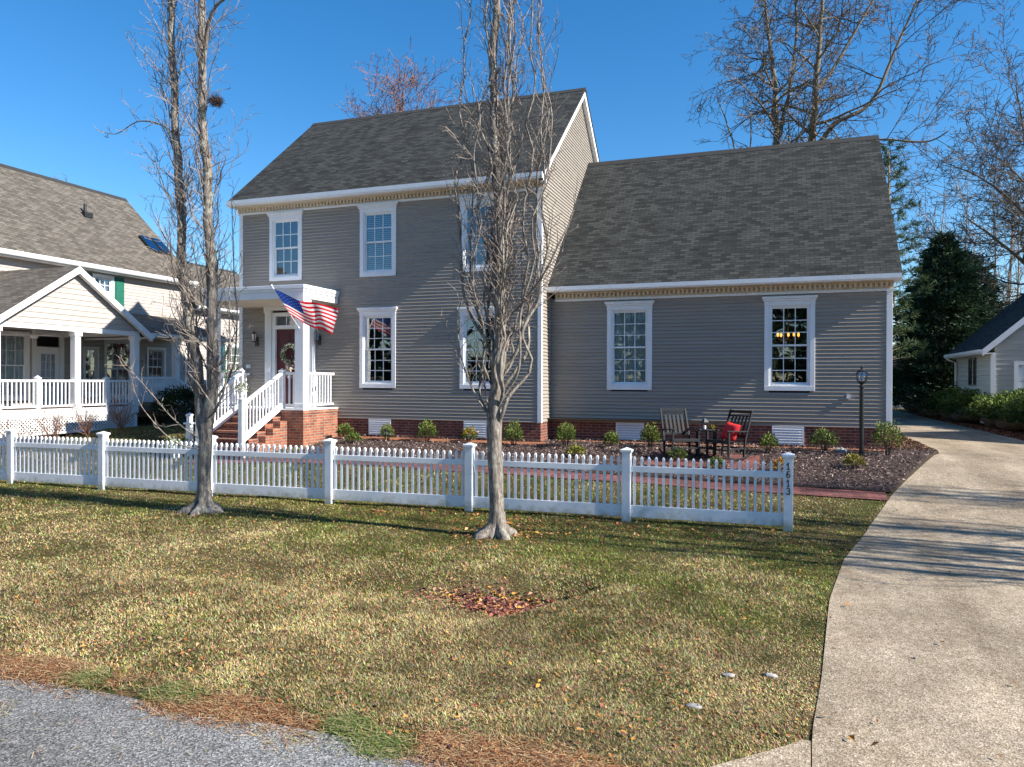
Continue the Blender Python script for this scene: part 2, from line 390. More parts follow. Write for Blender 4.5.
sheet('street', [-200, -60, -30, -14, -8, -4, 0, 4, 4.8, 8, 12, 20, 60, 200], [-30, -22, -17, -15, -14, -13.4, -12.93, -12.82], M['asphalt'], .012, kind='structure', label='worn grey asphalt street')
WC = [(-7.3, -3.15), (-6.2, -3.05), (-5, -2.72), (-2.2, -2.66), (6.8, -3.28), (7.2, -3.30)]
def wc(u): return np.interp(u, [a for a, b in WC], [b for a, b in WC])
def upath(name, ul, vn, vf, nv, mat, dz, **kw):
    ul = np.asarray(ul, float); T = np.linspace(0, 1, nv+1); a = vn(ul); b_ = vf(ul); U = np.repeat(ul[:, None], nv+1, 1); V = a[:, None]+(b_-a)[:, None]*T
    P = np.stack([U, V, zt(U, V)+dz], -1).reshape(-1, 3); n = nv+1
    F = np.array([(j*n+i, j*n+i+1, (j+1)*n+i+1, (j+1)*n+i) for j in range(len(ul)-1) for i in range(nv)])
    return np_mesh(name, P, F, mat, **kw)
upath('brick_walk', np.arange(-7.3, 7.01, .2), lambda u: wc(u)-.24, lambda u: wc(u)+.23, 4, M['paver'], .02, kind='structure', label='red brick front walk')
def add_uv_xy(o, rot=0.):
    me = o.data; l = me.uv_layers.new(name='UVMap'); n = len(me.loops)
    vi = np.empty(n, np.int32); me.loops.foreach_get('vertex_index', vi); co = np.empty(len(me.vertices)*3, np.float32); me.vertices.foreach_get('co', co)
    co = co.reshape(-1, 3); c, s = math.cos(rot), math.sin(rot)
    l.data.foreach_set('uv', np.stack([co[vi, 0]*c-co[vi, 1]*s, co[vi, 0]*s+co[vi, 1]*c], -1).ravel())
add_uv_xy(bpy.data.objects['brick_walk'])
M['mulchbase'] = simple('dark_mulch', (.055, .036, .028), .95, .5, 25., bumps=.9, bscale=50.)
DINV = lambda u: np.interp(u, [b for a, b in DL[:-3]], [a for a, b in DL[:-3]])
upath('mulch_bed', np.concatenate([np.arange(-5.3, 8.2, .15), [8.27]]), lambda u: np.maximum(wc(u)+.235, np.where(u > 6.9, DINV(u+.01), -9)), lambda u: 1.1+0*u, 18, M['mulchbase'], .03, kind='structure', label='dark wood mulch planting bed')
ribbon('side_mulch_bed', np.array([1.1, 2, 4, 8, 10]), lambda v: 7.5+0*v, lambda v: 8.3+0*v, M['mulchbase'], .03, nx=4, kind='structure', label='mulch strip beside the house')
ribbon('brick_patio', np.array([-2.0, -1.6, -1.2, -.8]), lambda v: 2.75+0*v, lambda v: 4.9+0*v, M['paver'], .045, nx=12, skirt=.05, kind='structure', label='small brick patio under the rocking chairs')
add_uv_xy(bpy.data.objects['brick_patio'])
def strip(u0, u1, v0, v1, nm, lab):
    o = ribbon(nm, np.array([v0, (v0+v1)/2, v1]), lambda v: u0+0*v, lambda v: u1+0*v, M['edge'], .05, nx=30, skirt=.05, kind='structure', label=lab); add_uv_xy(o)
M['edge'] = brick_mat('brick_edging', (.46, .17, .08), (.32, .12, .06), (.25, .17, .10), .2, .1, .008, .9, .5, .4, tint=.4)
strip(-5.3, .25, -.48, -.18, 'brick_edging', 'brick drip edging along the main wall')
strip(.27, 7.35, .22, .5, 'brick_edging', 'brick drip edging along the wing wall')

# ------------------------------------------------------------------ house helpers
def P3(side, plane, a, out, z):
    if side == 'front': return (a, plane-out, z)
    if side == 'east': return (plane+out, a, z)
    if side == 'west': return (plane-out, a, z)
    if side == 'back': return (a, plane+out, z)
def clap(mb, side, plane, a0, a1, z0, z1, opens=(), e=.083, proud=.022, prof=None):
    k = 0; z = z0
    while z < z1-.005:
        zt_ = min(z+e, z1); iv = [(a0, a1)]
        if prof:
            lo, hi = prof((z+zt_)/2); iv = [(lo, hi)] if hi > lo else []
        for (o0, o1, p0, p1) in opens:
            if zt_ > p0+.001 and z < p1-.001:
                nw = []
                for (a, b) in iv:
                    if o1 <= a or o0 >= b: nw.append((a, b)); continue
                    if a < o0: nw.append((a, o0))
                    if b > o1: nw.append((o1, b))
                iv = nw
        for a, b in iv:
            hook = proud*.85; zm = z+(zt_-z)*.34; ze = zt_-hook if zt_ < z1-.001 else zt_
            Q = lambda o0, h0, o1, h1: mb.quad(P3(side, plane, a, o0, h0), P3(side, plane, b, o0, h0), P3(side, plane, b, o1, h1), P3(side, plane, a, o1, h1))
            Q(proud, z, proud*.45, zm); Q(proud*.45, zm, .001, ze)
            Q(.001, z-hook, proud, z)
            if b-a > 1.2 and e < .1:
                q = a+((k*1.37) % 3.2)+.3
                while q < b-.2:
                    mb.quad(P3(side, plane, q, proud+.002, z-.002), P3(side, plane, q+.035, proud+.0025, z-.002), P3(side, plane, q+.035, .0035, ze), P3(side, plane, q, .0015, ze)); q += 3.6
        z += e; k += 1
def fbox(mb, side, plane, a0, a1, o0, o1, z0, z1):
    p = P3(side, plane, a0, o0, z0); q = P3(side, plane, a1, o1, z1)
    mb.box(min(p[0], q[0]), max(p[0], q[0]), min(p[1], q[1]), max(p[1], q[1]), z0, z1)
def make_window(house, side, plane, a0, a1, z0, z1, cols=3, rt=3, rb=3, cap=True, inner='blind', cw=.102, shutters=None, mat=None, label=None):
    """a0..a1, z0..z1 = outside of the casing"""
    W = mat or M['white']; fr = MB(); B = lambda *a: fbox(fr, side, plane, *a)
    hd = .10 if cap else 0
    zc = z1-hd
    B(a0, a0+cw, -.05, .030, z0, zc-.10 if cap else zc); B(a1-cw, a1, -.05, .030, z0, zc-.10 if cap else zc)
    B(a0, a1, -.05, .033, z0-.0, z0+.11)
    if cap:
        B(a0-.005, a1+.005, -.05, .036, zc-.10, zc); B(a0-.025, a1+.025, -.05, .062, zc, zc+.045); B(a0-.05, a1+.05, -.05, .088, zc+.045, z1)
    else: B(a0, a1, -.05, .034, zc-cw, zc)
    # inner bead
    i0, i1, j0, j1 = a0+cw, a1-cw, z0+.11, (zc-.10 if cap else zc-cw)
    B(i0, i0+.03, -.09, .012, j0, j1); B(i1-.03, i1, -.09, .012, j0, j1); B(i0+.03, i1-.03, -.09, .012, j0, j0+.035); B(i0+.03, i1-.03, -.09, .012, j1-.03, j1)
    f = fr.build('window', W, house, bevel=.006, **({'label': label} if label else {}))
    i0 += .03; i1 -= .03; j0 += .035; j1 -= .03; mid = j0+(j1-j0)*rb/(rt+rb)
    sa = MB(); S = lambda *a: fbox(sa, side, plane, *a)
    def sash(b0, b1, rows, o):
        S(i0, i0+.032, o-.03, o, b0, b1); S(i1-.032, i1, o-.03, o, b0, b1); S(i0+.032, i1-.032, o-.03, o, b0, b0+.04); S(i0+.032, i1-.032, o-.03, o, b1-.034, b1)
        w = (i1-i0-.064)/cols; h = (b1-b0-.074)/rows
        for c in range(1, cols): S(i0+.032+c*w-.009, i0+.032+c*w+.009, o-.022, o-.006, b0+.04, b1-.034)
        for r in range(1, rows): S(i0+.032, i1-.032, o-.024, o-.008, b0+.04+r*h-.009, b0+.04+r*h+.009)
    sash(mid-.015, j1, rt, -.025); sash(j0, mid+.02, rb, -.058)
    sa.build('sash', W, f)
    pn = MB()
    for o, b0, b1 in ((-.041, mid, j1), (-.074, j0, mid)):
        pn.quad(P3(side, plane, i0, o, b0), P3(side, plane, i1, o, b0), P3(side, plane, i1, o, b1), P3(side, plane, i0, o, b1))
    pn.build('pane', M['glass'], f)
    c = MB()
    if inner == 'blind':
        z = j0+.02
        while z < j1:
            c.quad(P3(side, plane, i0, -.11, z), P3(side, plane, i1, -.11, z), P3(side, plane, i1, -.145, z+.032), P3(side, plane, i0, -.145, z+.032)); z += .05
        c.build('blind', M['blind'], f)
    elif inner == 'curtain':
        c.smooth = True
        for (s0, s1) in ((i0-.05, i0+(i1-i0)*.50), (i0+(i1-i0)*.502, i1+.05)):
            n = 26; pts = [(s0+(s1-s0)*k/n, -.12+.018*math.sin(k*1.35)) for k in range(n+1)]
            for k in range(n):
                (x, y), (x2, y2) = pts[k], pts[k+1]
                c.quad(P3(side, plane, x, y, j0-.05), P3(side, plane, x2, y2, j0-.05), P3(side, plane, x2, y2, j1+.05), P3(side, plane, x, y, j1+.05))
        c.build('curtain', M['curtain'], f)
    if shutters:
        for (x0, x1) in ((a0-.42, a0-.03), (a1+.03, a1+.42)):
            s = MB(); fbox(s, side, plane, x0, x1, .0, .03, z0, z1)
            k = z0+.08
            while k < z1-.08:
                s.add([P3(side, plane, x0+.05, .03, k), P3(side, plane, x1-.05, .03, k), P3(side, plane, x1-.05, .045, k+.0), P3(side, plane, x0+.05, .045, k), P3(side, plane, x1-.05, .031, k+.04), P3(side, plane, x0+.05, .031, k+.04)], [(0, 1, 2, 3), (3, 2, 4, 5)]); k += .05
            s.build('shutter', shutters, house)
    return f
def slope_roof(house, axis, e0, r0, ezz, rzz, a0, a1, mat, th=.05, name='roof'):
    """one gable roof (both slopes): profile in the plane across the axis. e0 eave coordinate, r0 ridge coordinate"""
    e2 = 2*r0-e0; nrm = th
    prof = [(e0, ezz), (r0, rzz), (e2, ezz), (e2, ezz-th), (r0, rzz-th*1.3), (e0, ezz-th)]
    mb = MB(); mb.prism(prof if axis == 'x' else prof, axis, a0, a1)
    o = mb.build(name, mat, house, uv=True)
    cp = MB(); w = .14; sl = (rzz-ezz)/abs(r0-e0)
    cp.prism([(r0-w, rzz-w*sl+.012), (r0, rzz+.022), (r0+w, rzz-w*sl+.012), (r0, rzz-.01)], axis, a0-.005, a1+.005)
    cp.build('ridge_cap', M['shingle_edge'], o)
    return o

# ------------------------------------------------------------------ the grey house
GH = thing('house', 'taupe sided two storey house with white trim, dark roof and one storey wing', 'house', (0, 0, .65))
win_main = [(-7.625, -6.60, 4.75, 6.575, 2, 2, 'blind2'), (-4.85, -3.81, 4.74, 6.575, 2, 2, 'blind'), (-2.06, -1.02, 4.74, 6.555, 2, 2, 'blind'),
            (-4.85, -3.81, 1.91, 3.95, 3, 3, 'none'), (-2.06, -1.02, 1.905, 3.88, 3, 3, 'none')]
win_wing = [(1.40, 2.465, 1.90, 3.985, 3, 3, 'curtain'), (4.945, 5.99, 1.905, 3.985, 3, 3, 'none')]
SB = 1.136
opm = [(a+.1, b-.1, c+.05, d-.12) for a, b, c, d, *_ in win_main]+[(-7.66, -6.22, 1.3, 3.9)]
w = MB(); clap(w, 'front', 0, -8.52, -.06, SB, 6.62, opm)
# east gable wall and the closed shell behind
def gprof(e0, r0, ez, rz, w0, w1):
    def f(z):
        if z <= ez: return (w0, w1)
        t = (z-ez)/(rz-ez); return (max(w0, e0+(r0-e0)*t), min(w1, 2*r0-e0-(r0-e0)*t))
    return f
clap(w, 'east', 0, .06, 7.2, SB, 10.2, (), prof=gprof(-.3, 3.6, 6.80, 10.16, .06, 7.14))
clap(w, 'west', -8.58, .06, 7.2, SB, 10.2, (), prof=gprof(-.3, 3.6, 6.80, 10.16, .06, 7.14))
w.quad((-8.58, 7.2, .4), (0, 7.2, .4), (0, 7.2, 6.9), (-8.58, 7.2, 6.9))
w.build('siding', M['siding'], GH)
w = MB(); opw = [(a+.1, b-.1, c+.05, d-.12) for a, b, c, d, *_ in win_wing]
clap(w, 'front', .81, 0.012, 7.41, SB, 4.10, opw)
clap(w, 'east', 7.474, .87, 8.15, SB, 8.35, (), prof=gprof(.51, 4.51, 4.26, 8.33, .87, 8.15))
w.quad((0, 8.2, .4), (7.474, 8.2, .4), (7.474, 8.2, 4.3), (0, 8.2, 4.3))
w.build('siding', M['siding'], GH)
# interior partitions so rooms read dark but real
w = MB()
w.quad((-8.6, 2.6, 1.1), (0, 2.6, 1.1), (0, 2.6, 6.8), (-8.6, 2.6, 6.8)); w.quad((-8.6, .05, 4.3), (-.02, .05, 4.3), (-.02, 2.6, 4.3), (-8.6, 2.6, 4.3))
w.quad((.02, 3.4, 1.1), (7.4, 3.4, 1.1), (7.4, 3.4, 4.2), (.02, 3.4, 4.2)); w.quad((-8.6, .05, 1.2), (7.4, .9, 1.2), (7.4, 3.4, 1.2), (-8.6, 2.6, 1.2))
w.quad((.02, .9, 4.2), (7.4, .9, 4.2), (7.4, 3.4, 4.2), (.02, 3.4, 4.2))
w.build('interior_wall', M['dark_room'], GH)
# brick foundation
f = MB(); f.box(-8.57, -.0, .008, 7.19, .3, SB-.004); f.box(.0, 7.462, .818, 8.19, .3, SB-.004)
f.build('foundation', M['brick'], GH, uv=True)
# corner boards, frieze, fascia, rakes
for bx in ((-.075, .026, -.026, .07, SB-.02, 6.64), (-8.606, -8.50, -.026, .07, SB-.02, 6.64), (7.385, 7.500, .784, .90, SB-.02, 4.12)):
    t = MB(); t.box(*bx); t.build('corner_board', M['white'], GH, bevel=.004)
def eave(u0, u1, wv, ev, ztop, fh, frz, name='eave_trim'):
    """gutter and fascia at ev, soffit back to the wall wv, frieze board with dentils"""
    t = MB(); zb = ztop-fh
    prof = [(ev-.10, ztop-.008), (ev-.10, ztop-.10), (ev-.075, zb+.003), (ev, zb+.002), (ev, ztop-.03)]
    t.prism(prof, 'x', u0, u1)
    t.build('gutter', M['white'], GH)
    t = MB(); t.box(u0+.02, u1-.02, ev+.002, wv+.01, zb, zb+.02)
    t.box(u0+.10, u1-.10, wv-.03, wv+.02, frz, zb-.003)
    x = u0+.14
    while x < u1-.16:
        t.box(x, x+.05, wv-.11, wv-.028, zb-.105, zb-.03); x += .10
    t.box(u0+.12, u1-.12, wv-.12, wv-.026, zb-.03, zb-.005)
    t.build('frieze', M['beige'], GH)
    t = MB(); t.box(u0+.10, u1-.10, wv-.045, wv-.0, frz-.045, frz+.002); t.build('trim_board', M['white'], GH)
eave(-8.74, .14, 0, -.3, 6.905, .15, 6.62)
eave(.012, 7.62, .81, .51, 4.36, .135, 4.075)
def rake(u0, u1, e0, r0, ez, rz, back=True, hgt=.17):
    t = MB(); L = rz-ez
    n = (r0-e0)
    for s in ((1, -1) if back else (1,)):
        A = (e0, ez-.012), (r0, rz-.012)
        if s == -1: A = (2*r0-e0, ez-.012), (r0, rz-.012)
        (y0, z0), (y1, z1) = A
        t.prism([(y0, z0), (y1, z1), (y1, z1-hgt), (y0, z0-hgt)], 'x', u0, u1)
    return t
rake(.02, .135, -.3, 3.6, 6.895, 10.21).build('rake_board', M['white'], GH)
rake(-8.71, -8.60, -.3, 3.6, 6.895, 10.21).build('rake_board', M['white'], GH)
rake(7.497, 7.615, .51, 4.51, 4.35, 8.37).build('rake_board', M['white'], GH)
for bx in ((.0, .137, -.30, .02, 6.72, 6.80), (7.49, 7.617, .50, .83, 4.2, 4.27)):
    t = MB(); t.box(*bx); t.build('eave_return', M['white'], GH)
slope_roof(GH, 'x', -.33, 3.6, 6.91, 10.27, -8.74, .155, M['shingle'])
slope_roof(GH, 'x', .475, 4.51, 4.365, 8.43, .015, 7.64, M['shingle'])
for (a, b_, c, d, rt, rb, inn) in win_main:
    lab = None
    if inn == 'blind2': inn = 'none'
    make_window(GH, 'front', 0, a, b_, c, d, 3, rt, rb, True, inn)
for (a, b_, c, d, rt, rb, inn) in win_wing: make_window(GH, 'front', .81, a, b_, c, d, 3, rt, rb, True, inn)
for (a, b_, pl_) in ((-4.58, -3.947, .008), (-1.95, -1.321, .008), (1.62, 2.285, .818), (5.115, 5.777, .818)):
    t = MB(); y = pl_
    z0, z1 = .725, 1.128
    t.box(a, a+.035, y-.03, y+.01, z0, z1); t.box(b_-.035, b_, y-.03, y+.01, z0, z1); t.box(a+.035, b_-.035, y-.03, y+.01, z0, z0+.035); t.box(a+.035, b_-.035, y-.03, y+.01, z1-.03, z1)
    k = z0+.045
    while k < z1-.05: t.add([(a+.035, y-.034, k), (b_-.035, y-.034, k), (b_-.035, y-.004, k+.05), (a+.035, y-.004, k+.05), (a+.035, y-.002, k+.012), (b_-.035, y-.002, k+.012)], [(0, 1, 2, 3), (0, 1, 5, 4)]); k += .058
    t.build('foundation_vent', M['white'], GH)
# warm bulbs of a chandelier seen through the wing window
CH = thing('chandelier', 'chandelier of warm lit bulbs inside the wing window', 'chandelier', (5.45, 1.9, 3.3))
for i, (x, y) in enumerate(((5.23, 1.75), (5.30, 1.95), (5.46, 1.80), (5.58, 1.72), (5.68, 1.9))):
    t = MB(); t.smooth = True; t.blob((x, y, 3.20), (.028, .028, .05), 8, 6, 0); t.build('bulb', M['bulb'], CH)
t = MB(); 
for (x, y) in ((5.23, 1.75), (5.30, 1.95), (5.46, 1.80), (5.58, 1.72), (5.68, 1.9)): t.tube([(x, y, 3.16), (x, y, 3.11), ((x+5.45)/2, (y+1.85)/2, 3.04), (5.45, 1.85, 3.13)], .012, 5)
t.tube([(5.45, 1.85, 3.06), (5.45, 1.85, 4.2)], .015, 6); t.build('arm', M['gold'], CH)

# ---------------- porch
LZ = 1.375; PR = -5.50; PL = -8.40; PF = -1.50
t = MB(); t.box(PL, PR, PF, -.012, .3, LZ-.085); 
t.build('landing', M['brick_bright'], GH, uv=True)
t = MB(); t.box(PL-.02, PR+.02, PF-.02, -.014, LZ-.084, LZ); lt = t.build('landing_floor', M['brick_bright'], GH, uv=True)
SU0, SU1 = -7.42, -6.14
t = MB(); nst = 5; rh = (LZ-.42)/6
for i in range(1, 6):
    z1 = LZ-i*rh; y1 = PF-.02-(i-1)*.285; t.box(SU0, SU1, y1-.285, y1 if i > 1 else PF-.021, .25, z1-.045)
t.build('steps', M['brick'], GH, uv=True)
t = MB()
for i in range(1, 6):
    z1 = LZ-i*rh; y1 = PF-.02-(i-1)*.285; t.box(SU0-.01, SU1+.01, y1-.305, y1-.003, z1-.044, z1)
t.build('tread', M['brick_bright'], GH, uv=True)
# cheek brickwork beside the stairs
t = MB()
for i in range(1, 5):
    z1 = LZ-.10-i*rh; y1 = PF-.02-(i-1)*.27; t.box(SU1+.011, SU1+.20, y1-.27, y1-.002, .25, z1)
t.build('stair_cheek', M['brick_bright'], GH, uv=True)
t = MB(); t.box(PL-.03, PR+.03, PF-.03, -.03, LZ+.001, LZ+.03); t.build('deck_trim', M['white'], GH)
for cu in (PR-.125, PL+.125):
    t = MB(); cv = PF+.125; h = .122
    t.box(cu-h, cu+h, cv-h, cv+h, LZ+.03, 4.06)
    t.box(cu-h-.02, cu+h+.02, cv-h-.02, cv+h+.02, LZ+.03, LZ+.16); t.box(cu-h-.02, cu+h+.02, cv-h-.02, cv+h+.02, 3.83, 3.87); t.box(cu-h-.035, cu+h+.035, cv-h-.035, cv+h+.035, 3.99, 4.061)
    t.build('column', M['white'], GH, bevel=.006)
t = MB(); t.box(PL-.02, PR-.03, PF+.02, -.015, 4.062, 4.22); o = t.build('porch_ceiling', M['beige'], GH)
t = MB()
for (x0, x1, y0) in ((PL-.03, PR+.01, PF-.02),): t.box(x0, x1, y0, -.03, 4.08, 4.24)
t.box(PL-.05, PR+.035, PF-.045, -.03, 4.24, 4.31); t.box(PL-.08, PR+.06, PF-.07, -.03, 4.31, 4.40)
t.build('porch_roof', M['white'], GH, bevel=.008)
def newel(x, y, z0, z1, parent, h=.055, mat=None, name='newel_post'):
    t = MB(); t.box(x-h, x+h, y-h, y+h, z0, z1); t.box(x-h-.015, x+h+.015, y-h-.015, y+h+.015, z1, z1+.03)
    t.add([(x-h, y-h, z1+.03), (x+h, y-h, z1+.03), (x+h, y+h, z1+.03), (x-h, y+h, z1+.03), (x, y, z1+.09)], [(0, 1, 4), (1, 2, 4), (2, 3, 4), (3, 0, 4)])
    return t.build(name, mat or M['white'], parent)
def railing(p, q, z0a, z0b, hgt, n, parent, posts=(), mat=None, bw=.032):
    """rail from p to q (2D) with bottom heights z0a z0b"""
    t = MB(); mat = mat or M['white']
    P0 = Vector((p[0], p[1], z0a)); Q0 = Vector((q[0], q[1], z0b)); H = Vector((0, 0, hgt))
    t.bar(P0+H, Q0+H, .075, .06); t.bar(P0+Vector((0, 0, .09)), Q0+Vector((0, 0, .09)), .05, .05)
    if abs(z0a-z0b) > .2: t.bar(P0+Vector((0, 0, .05)), Q0+Vector((0, 0, .05)), .04, .16)
    for i in range(1, n):
        a = P0.lerp(Q0, i/n); t.box(a.x-bw/2, a.x+bw/2, a.y-bw/2, a.y+bw/2, a.z+.11, a.z+hgt-.02)
    r = t.build('railing', mat, parent)
    for (x, y, a, b_) in posts: newel(x, y, a, b_, r, mat=mat)
    return r
cR = PR-.125; cL = PL+.125; cv = PF+.125
railing((cR, cv+.11), (cR, -.03), LZ+.03, LZ+.03, .86, 10, GH)
railing((cL, cv+.11), (cL, -.03), LZ+.03, LZ+.03, .86, 10, GH)
xr = SU1-.02; xl = SU0+.06
railing((cR-.11, cv), (xr+.05, cv), LZ+.03, LZ+.03, .86, 3, GH, posts=[(xr, cv-.05, LZ, LZ+.93)])
railing((cL+.11, cv), (xl-.05, cv), LZ+.03, LZ+.03, .86, 5, GH, posts=[(xl, cv-.05, LZ, LZ+.93)])
yb = PF-.02-4.6*.285
for xx in (xr, xl): railing((xx, cv-.1), (xx, yb), LZ+.04, LZ-5*rh+.14, .84, 12, GH, posts=[(xx, yb-.05, .35, LZ-5*rh+1.06)])
# door with surround
dr = MB(); D0, D1 = -7.42, -6.47
dr.box(D0, D1, .03, .07, LZ+.03, 3.46)
for (x0, x1) in ((D0+.12, -6.99), (-6.9, D1-.12)):
    for (z0, z1) in ((1.55, 2.15), (2.27, 2.95), (3.05, 3.34)):
        dr.box(x0, x1, .018, .029, z0, z1)
door = dr.build('door', M['door'], GH, bevel=.006)
t = MB(); t.smooth = True; t.blob((-6.56, -.02, 2.42), (.03, .04, .03), 10, 6, 0); t.build('door_knob', M['gold'], door)
t = MB()
t.box(D0-.10, D0, -.045, .08, LZ+.03, 3.90); t.box(D1, D1+.10, -.045, .08, LZ+.03, 3.90); t.box(D0, D1, -.04, .08, 3.46, 3.56); t.box(D0, D1, -.045, .08, 3.80, 3.90)
for x0, x1 in ((D0-.30, D0-.11), (D1+.11, D1+.30)):
    t.box(x0, x1, -.085, .0, LZ+.03, 3.90); t.box(x0-.02, x1+.02, -.10, .0, LZ+.03, LZ+.25); t.box(x0-.02, x1+.02, -.11, .0, 3.90, 3.96)
    for k in range(3): t.box(x0+.035+k*.05, x0+.05+k*.05, -.095, -.085, LZ+.32, 3.82)
t.box(D0-.34, D1+.34, -.09, .0, 3.962, 4.058)
t.build('door_surround', M['white'], GH, bevel=.004)
t = MB()
for k in range(1, 3): x = D0+(D1-D0)*k/3; t.box(x-.012, x+.012, .015, .035, 3.56, 3.80)
tw = t.build('transom_window', M['white'], GH); t = MB(); t.quad((D0, .04, 3.56), (D1, .04, 3.56), (D1, .04, 3.8), (D0, .04, 3.8)); t.build('pane', M['glass'], tw)
for (x, bz) in ((-8.02, 3.24), (-6.05, 3.24)):
    t = MB(); t.box(x-.05, x+.05, -.04, -.008, bz-.22, bz+.02); t.tube([(x, -.04, bz-.05), (x, -.12, bz-.12), (x, -.18, bz-.02), (x, -.15, bz+.16), (x, -.13, bz+.19)], .012, 6)
    t.lathe(x, -.14, [(bz-.12, .03), (bz-.10, .07), (bz-.09, .05)], 6); t.lathe(x, -.14, [(bz+.10, .085), (bz+.13, .05), (bz+.18, .012)], 6)
    for k in range(6):
        a = k*math.pi/3; t.tube([(x+.05*math.cos(a), -.14+.05*math.sin(a), bz-.09), (x+.078*math.cos(a), -.14+.078*math.sin(a), bz+.10)], .005, 4)
    wl = t.build('wall_lantern', M['black'], GH)
    t = MB(); t.lathe(x, -.14, [(bz-.088, .045), (bz+.098, .074)], 6); t.build('lantern_glass', M['glass'], wl)
# outlet boxes and small fittings on the wall
t = MB(); t.box(6.62, 6.69, .76, .80, 1.75, 1.84); t.box(-8.36, -8.24, -.05, -.01, 2.42, 2.52); t.build('outlet_box', M['white'], GH)

# neighbour's house at the left --------------------------------------------------
NH = thing('house', 'cream sided neighbouring house with brown roof, green shutters and gabled porch', 'house', (-16.4, 0, .65))
NX = -16.4; NY0, NY1 = -14., 6.35
wd = [(2.12, 2.98, 4.50, 5.62)]
w = MB(); nopen = [(2.2, 2.9, 4.55, 5.5), (-1.4, -.15, 1.45, 3.5), (.0, 1.05, 1.3, 3.6), (1.8, 2.35, 1.6, 3.1), (2.65, 3.75, 1.45, 3.4), (4.4, 5.3, 1.8, 3.1)]
clap(w, 'east', NX, NY0, NY1, .95, 5.72, nopen, e=.115, proud=.014)
clap(w, 'back', NY1, 0, 0, .95, 9.2, (), e=.115, proud=.014, prof=lambda z: ((NX-6.7, NX) if z < 5.8 else (NX-6.7+(z-5.8)*.93, NX-(z-5.8)*.93)))
clap(w, 'east', NX, 6.5, 12.5, .95, 4.9, [(8.55, 9.6, 2.0, 3.5)], e=.115, proud=.014)
w.quad((NX-6.6, NY0, .5), (NX, NY0, .5), (NX, NY0, 5.9), (NX-6.6, NY0, 5.9)); w.quad((NX-6.6, NY0, .5), (NX-6.6, NY1, .5), (NX-6.6, NY1, 5.9), (NX-6.6, NY0, 5.9))
w.quad((NX-6.6, 12.5, .5), (NX, 12.5, .5), (NX, 12.5, 4.9), (NX-6.6, 12.5, 4.9)); w.quad((NX-1.6, NY0, .5), (NX-1.6, 12, .5), (NX-1.6, 12, 5.2), (NX-1.6, NY0, 5.2))
w.build('siding', M['cream'], NH)
slope_roof(NH, 'y', NX+.33, NX-3.3, 5.92, 9.42, NY0-.2, 6.55, M['shingle_brown'])
slope_roof(NH, 'y', NX+.30, NX-3.0, 5.02, 7.3, 6.56, 12.7, M['shingle_brown'], name='wing_roof')
t = MB(); t.prism([(NX+.36, 5.90), (NX+.44, 5.90), (NX+.44, 5.82), (NX+.40, 5.76), (NX+.33, 5.76)], 'y', NY0-.2, 6.56)
t.prism([(NX+.33, 5.0), (NX+.41, 5.0), (NX+.41, 4.92), (NX+.37, 4.88), (NX+.31, 4.88)], 'y', 6.58, 12.7)
t.box(NX, NX+.32, NY0, 6.5, 5.72, 5.76); t.box(NX, NX+.30, 6.58, 12.6, 4.84, 4.88); t.box(NX-.09, NX+.03, NY1-.10, NY1+.02, .9, 5.72)
t.build('eave_trim', M['white'], NH)
t = MB(); t.prism([(NX+.33, 5.88), (NX-3.3, 9.38), (NX-3.3, 9.18), (NX+.33, 5.68)], 'y', 6.4, 6.52); t.build('rake_board', M['white'], NH)
make_window(NH, 'east', NX, 2.12, 2.98, 4.50, 5.66, 3, 2, 2, False, 'blind', cw=.08, shutters=M['green_paint'])
make_window(NH, 'east', NX, 8.5, 9.65, 2.0, 3.6, 3, 2, 2, False, 'none', cw=.08, shutters=M['green_paint'])
make_window(NH, 'east', NX, -1.5, -.1, 1.45, 3.55, 4, 2, 2, False, 'curtain', cw=.09)
make_window(NH, 'east', NX, 1.78, 2.38, 1.5, 3.2, 2, 3, 3, False, 'none', cw=.06)
make_window(NH, 'east', NX, 2.6, 3.8, 1.4, 3.5, 4, 3, 3, False, 'none', cw=.08)
make_window(NH, 'east', NX, 4.4, 5.3, 1.8, 3.3, 3, 2, 2, False, 'none', cw=.08)
t = MB(); t.box(NX-.05, NX+.0, .12, .92, 1.3, 3.05)
nd = t.build('door', M['white'], NH, bevel=.004)
t = MB(); t.quad((NX+.004, .28, 1.9), (NX+.004, .76, 1.9), (NX+.004, .76, 2.9), (NX+.004, .28, 2.9)); t.build('pane', M['glass'], nd)
t = MB()
for k in range(1, 3): t.box(NX+.006, NX+.02, .28+.16*k-.01, .28+.16*k+.01, 1.9, 2.9)
for k in range(1, 4): t.box(NX+.006, NX+.018, .28, .76, 1.9+.25*k-.01, 1.9+.25*k+.01)
t.build('muntin', M['white'], nd)
t = MB(); t.box(NX-.05, NX+.04, -.02, .11, 1.28, 3.6); t.box(NX-.05, NX+.04, .93, 1.06, 1.28, 3.6); t.box(NX-.05, NX+.035, .11, .93, 3.05, 3.12); t.box(NX-.05, NX+.035, .11, .93, 3.45, 3.6)
t.build('door_surround', M['white'], NH)
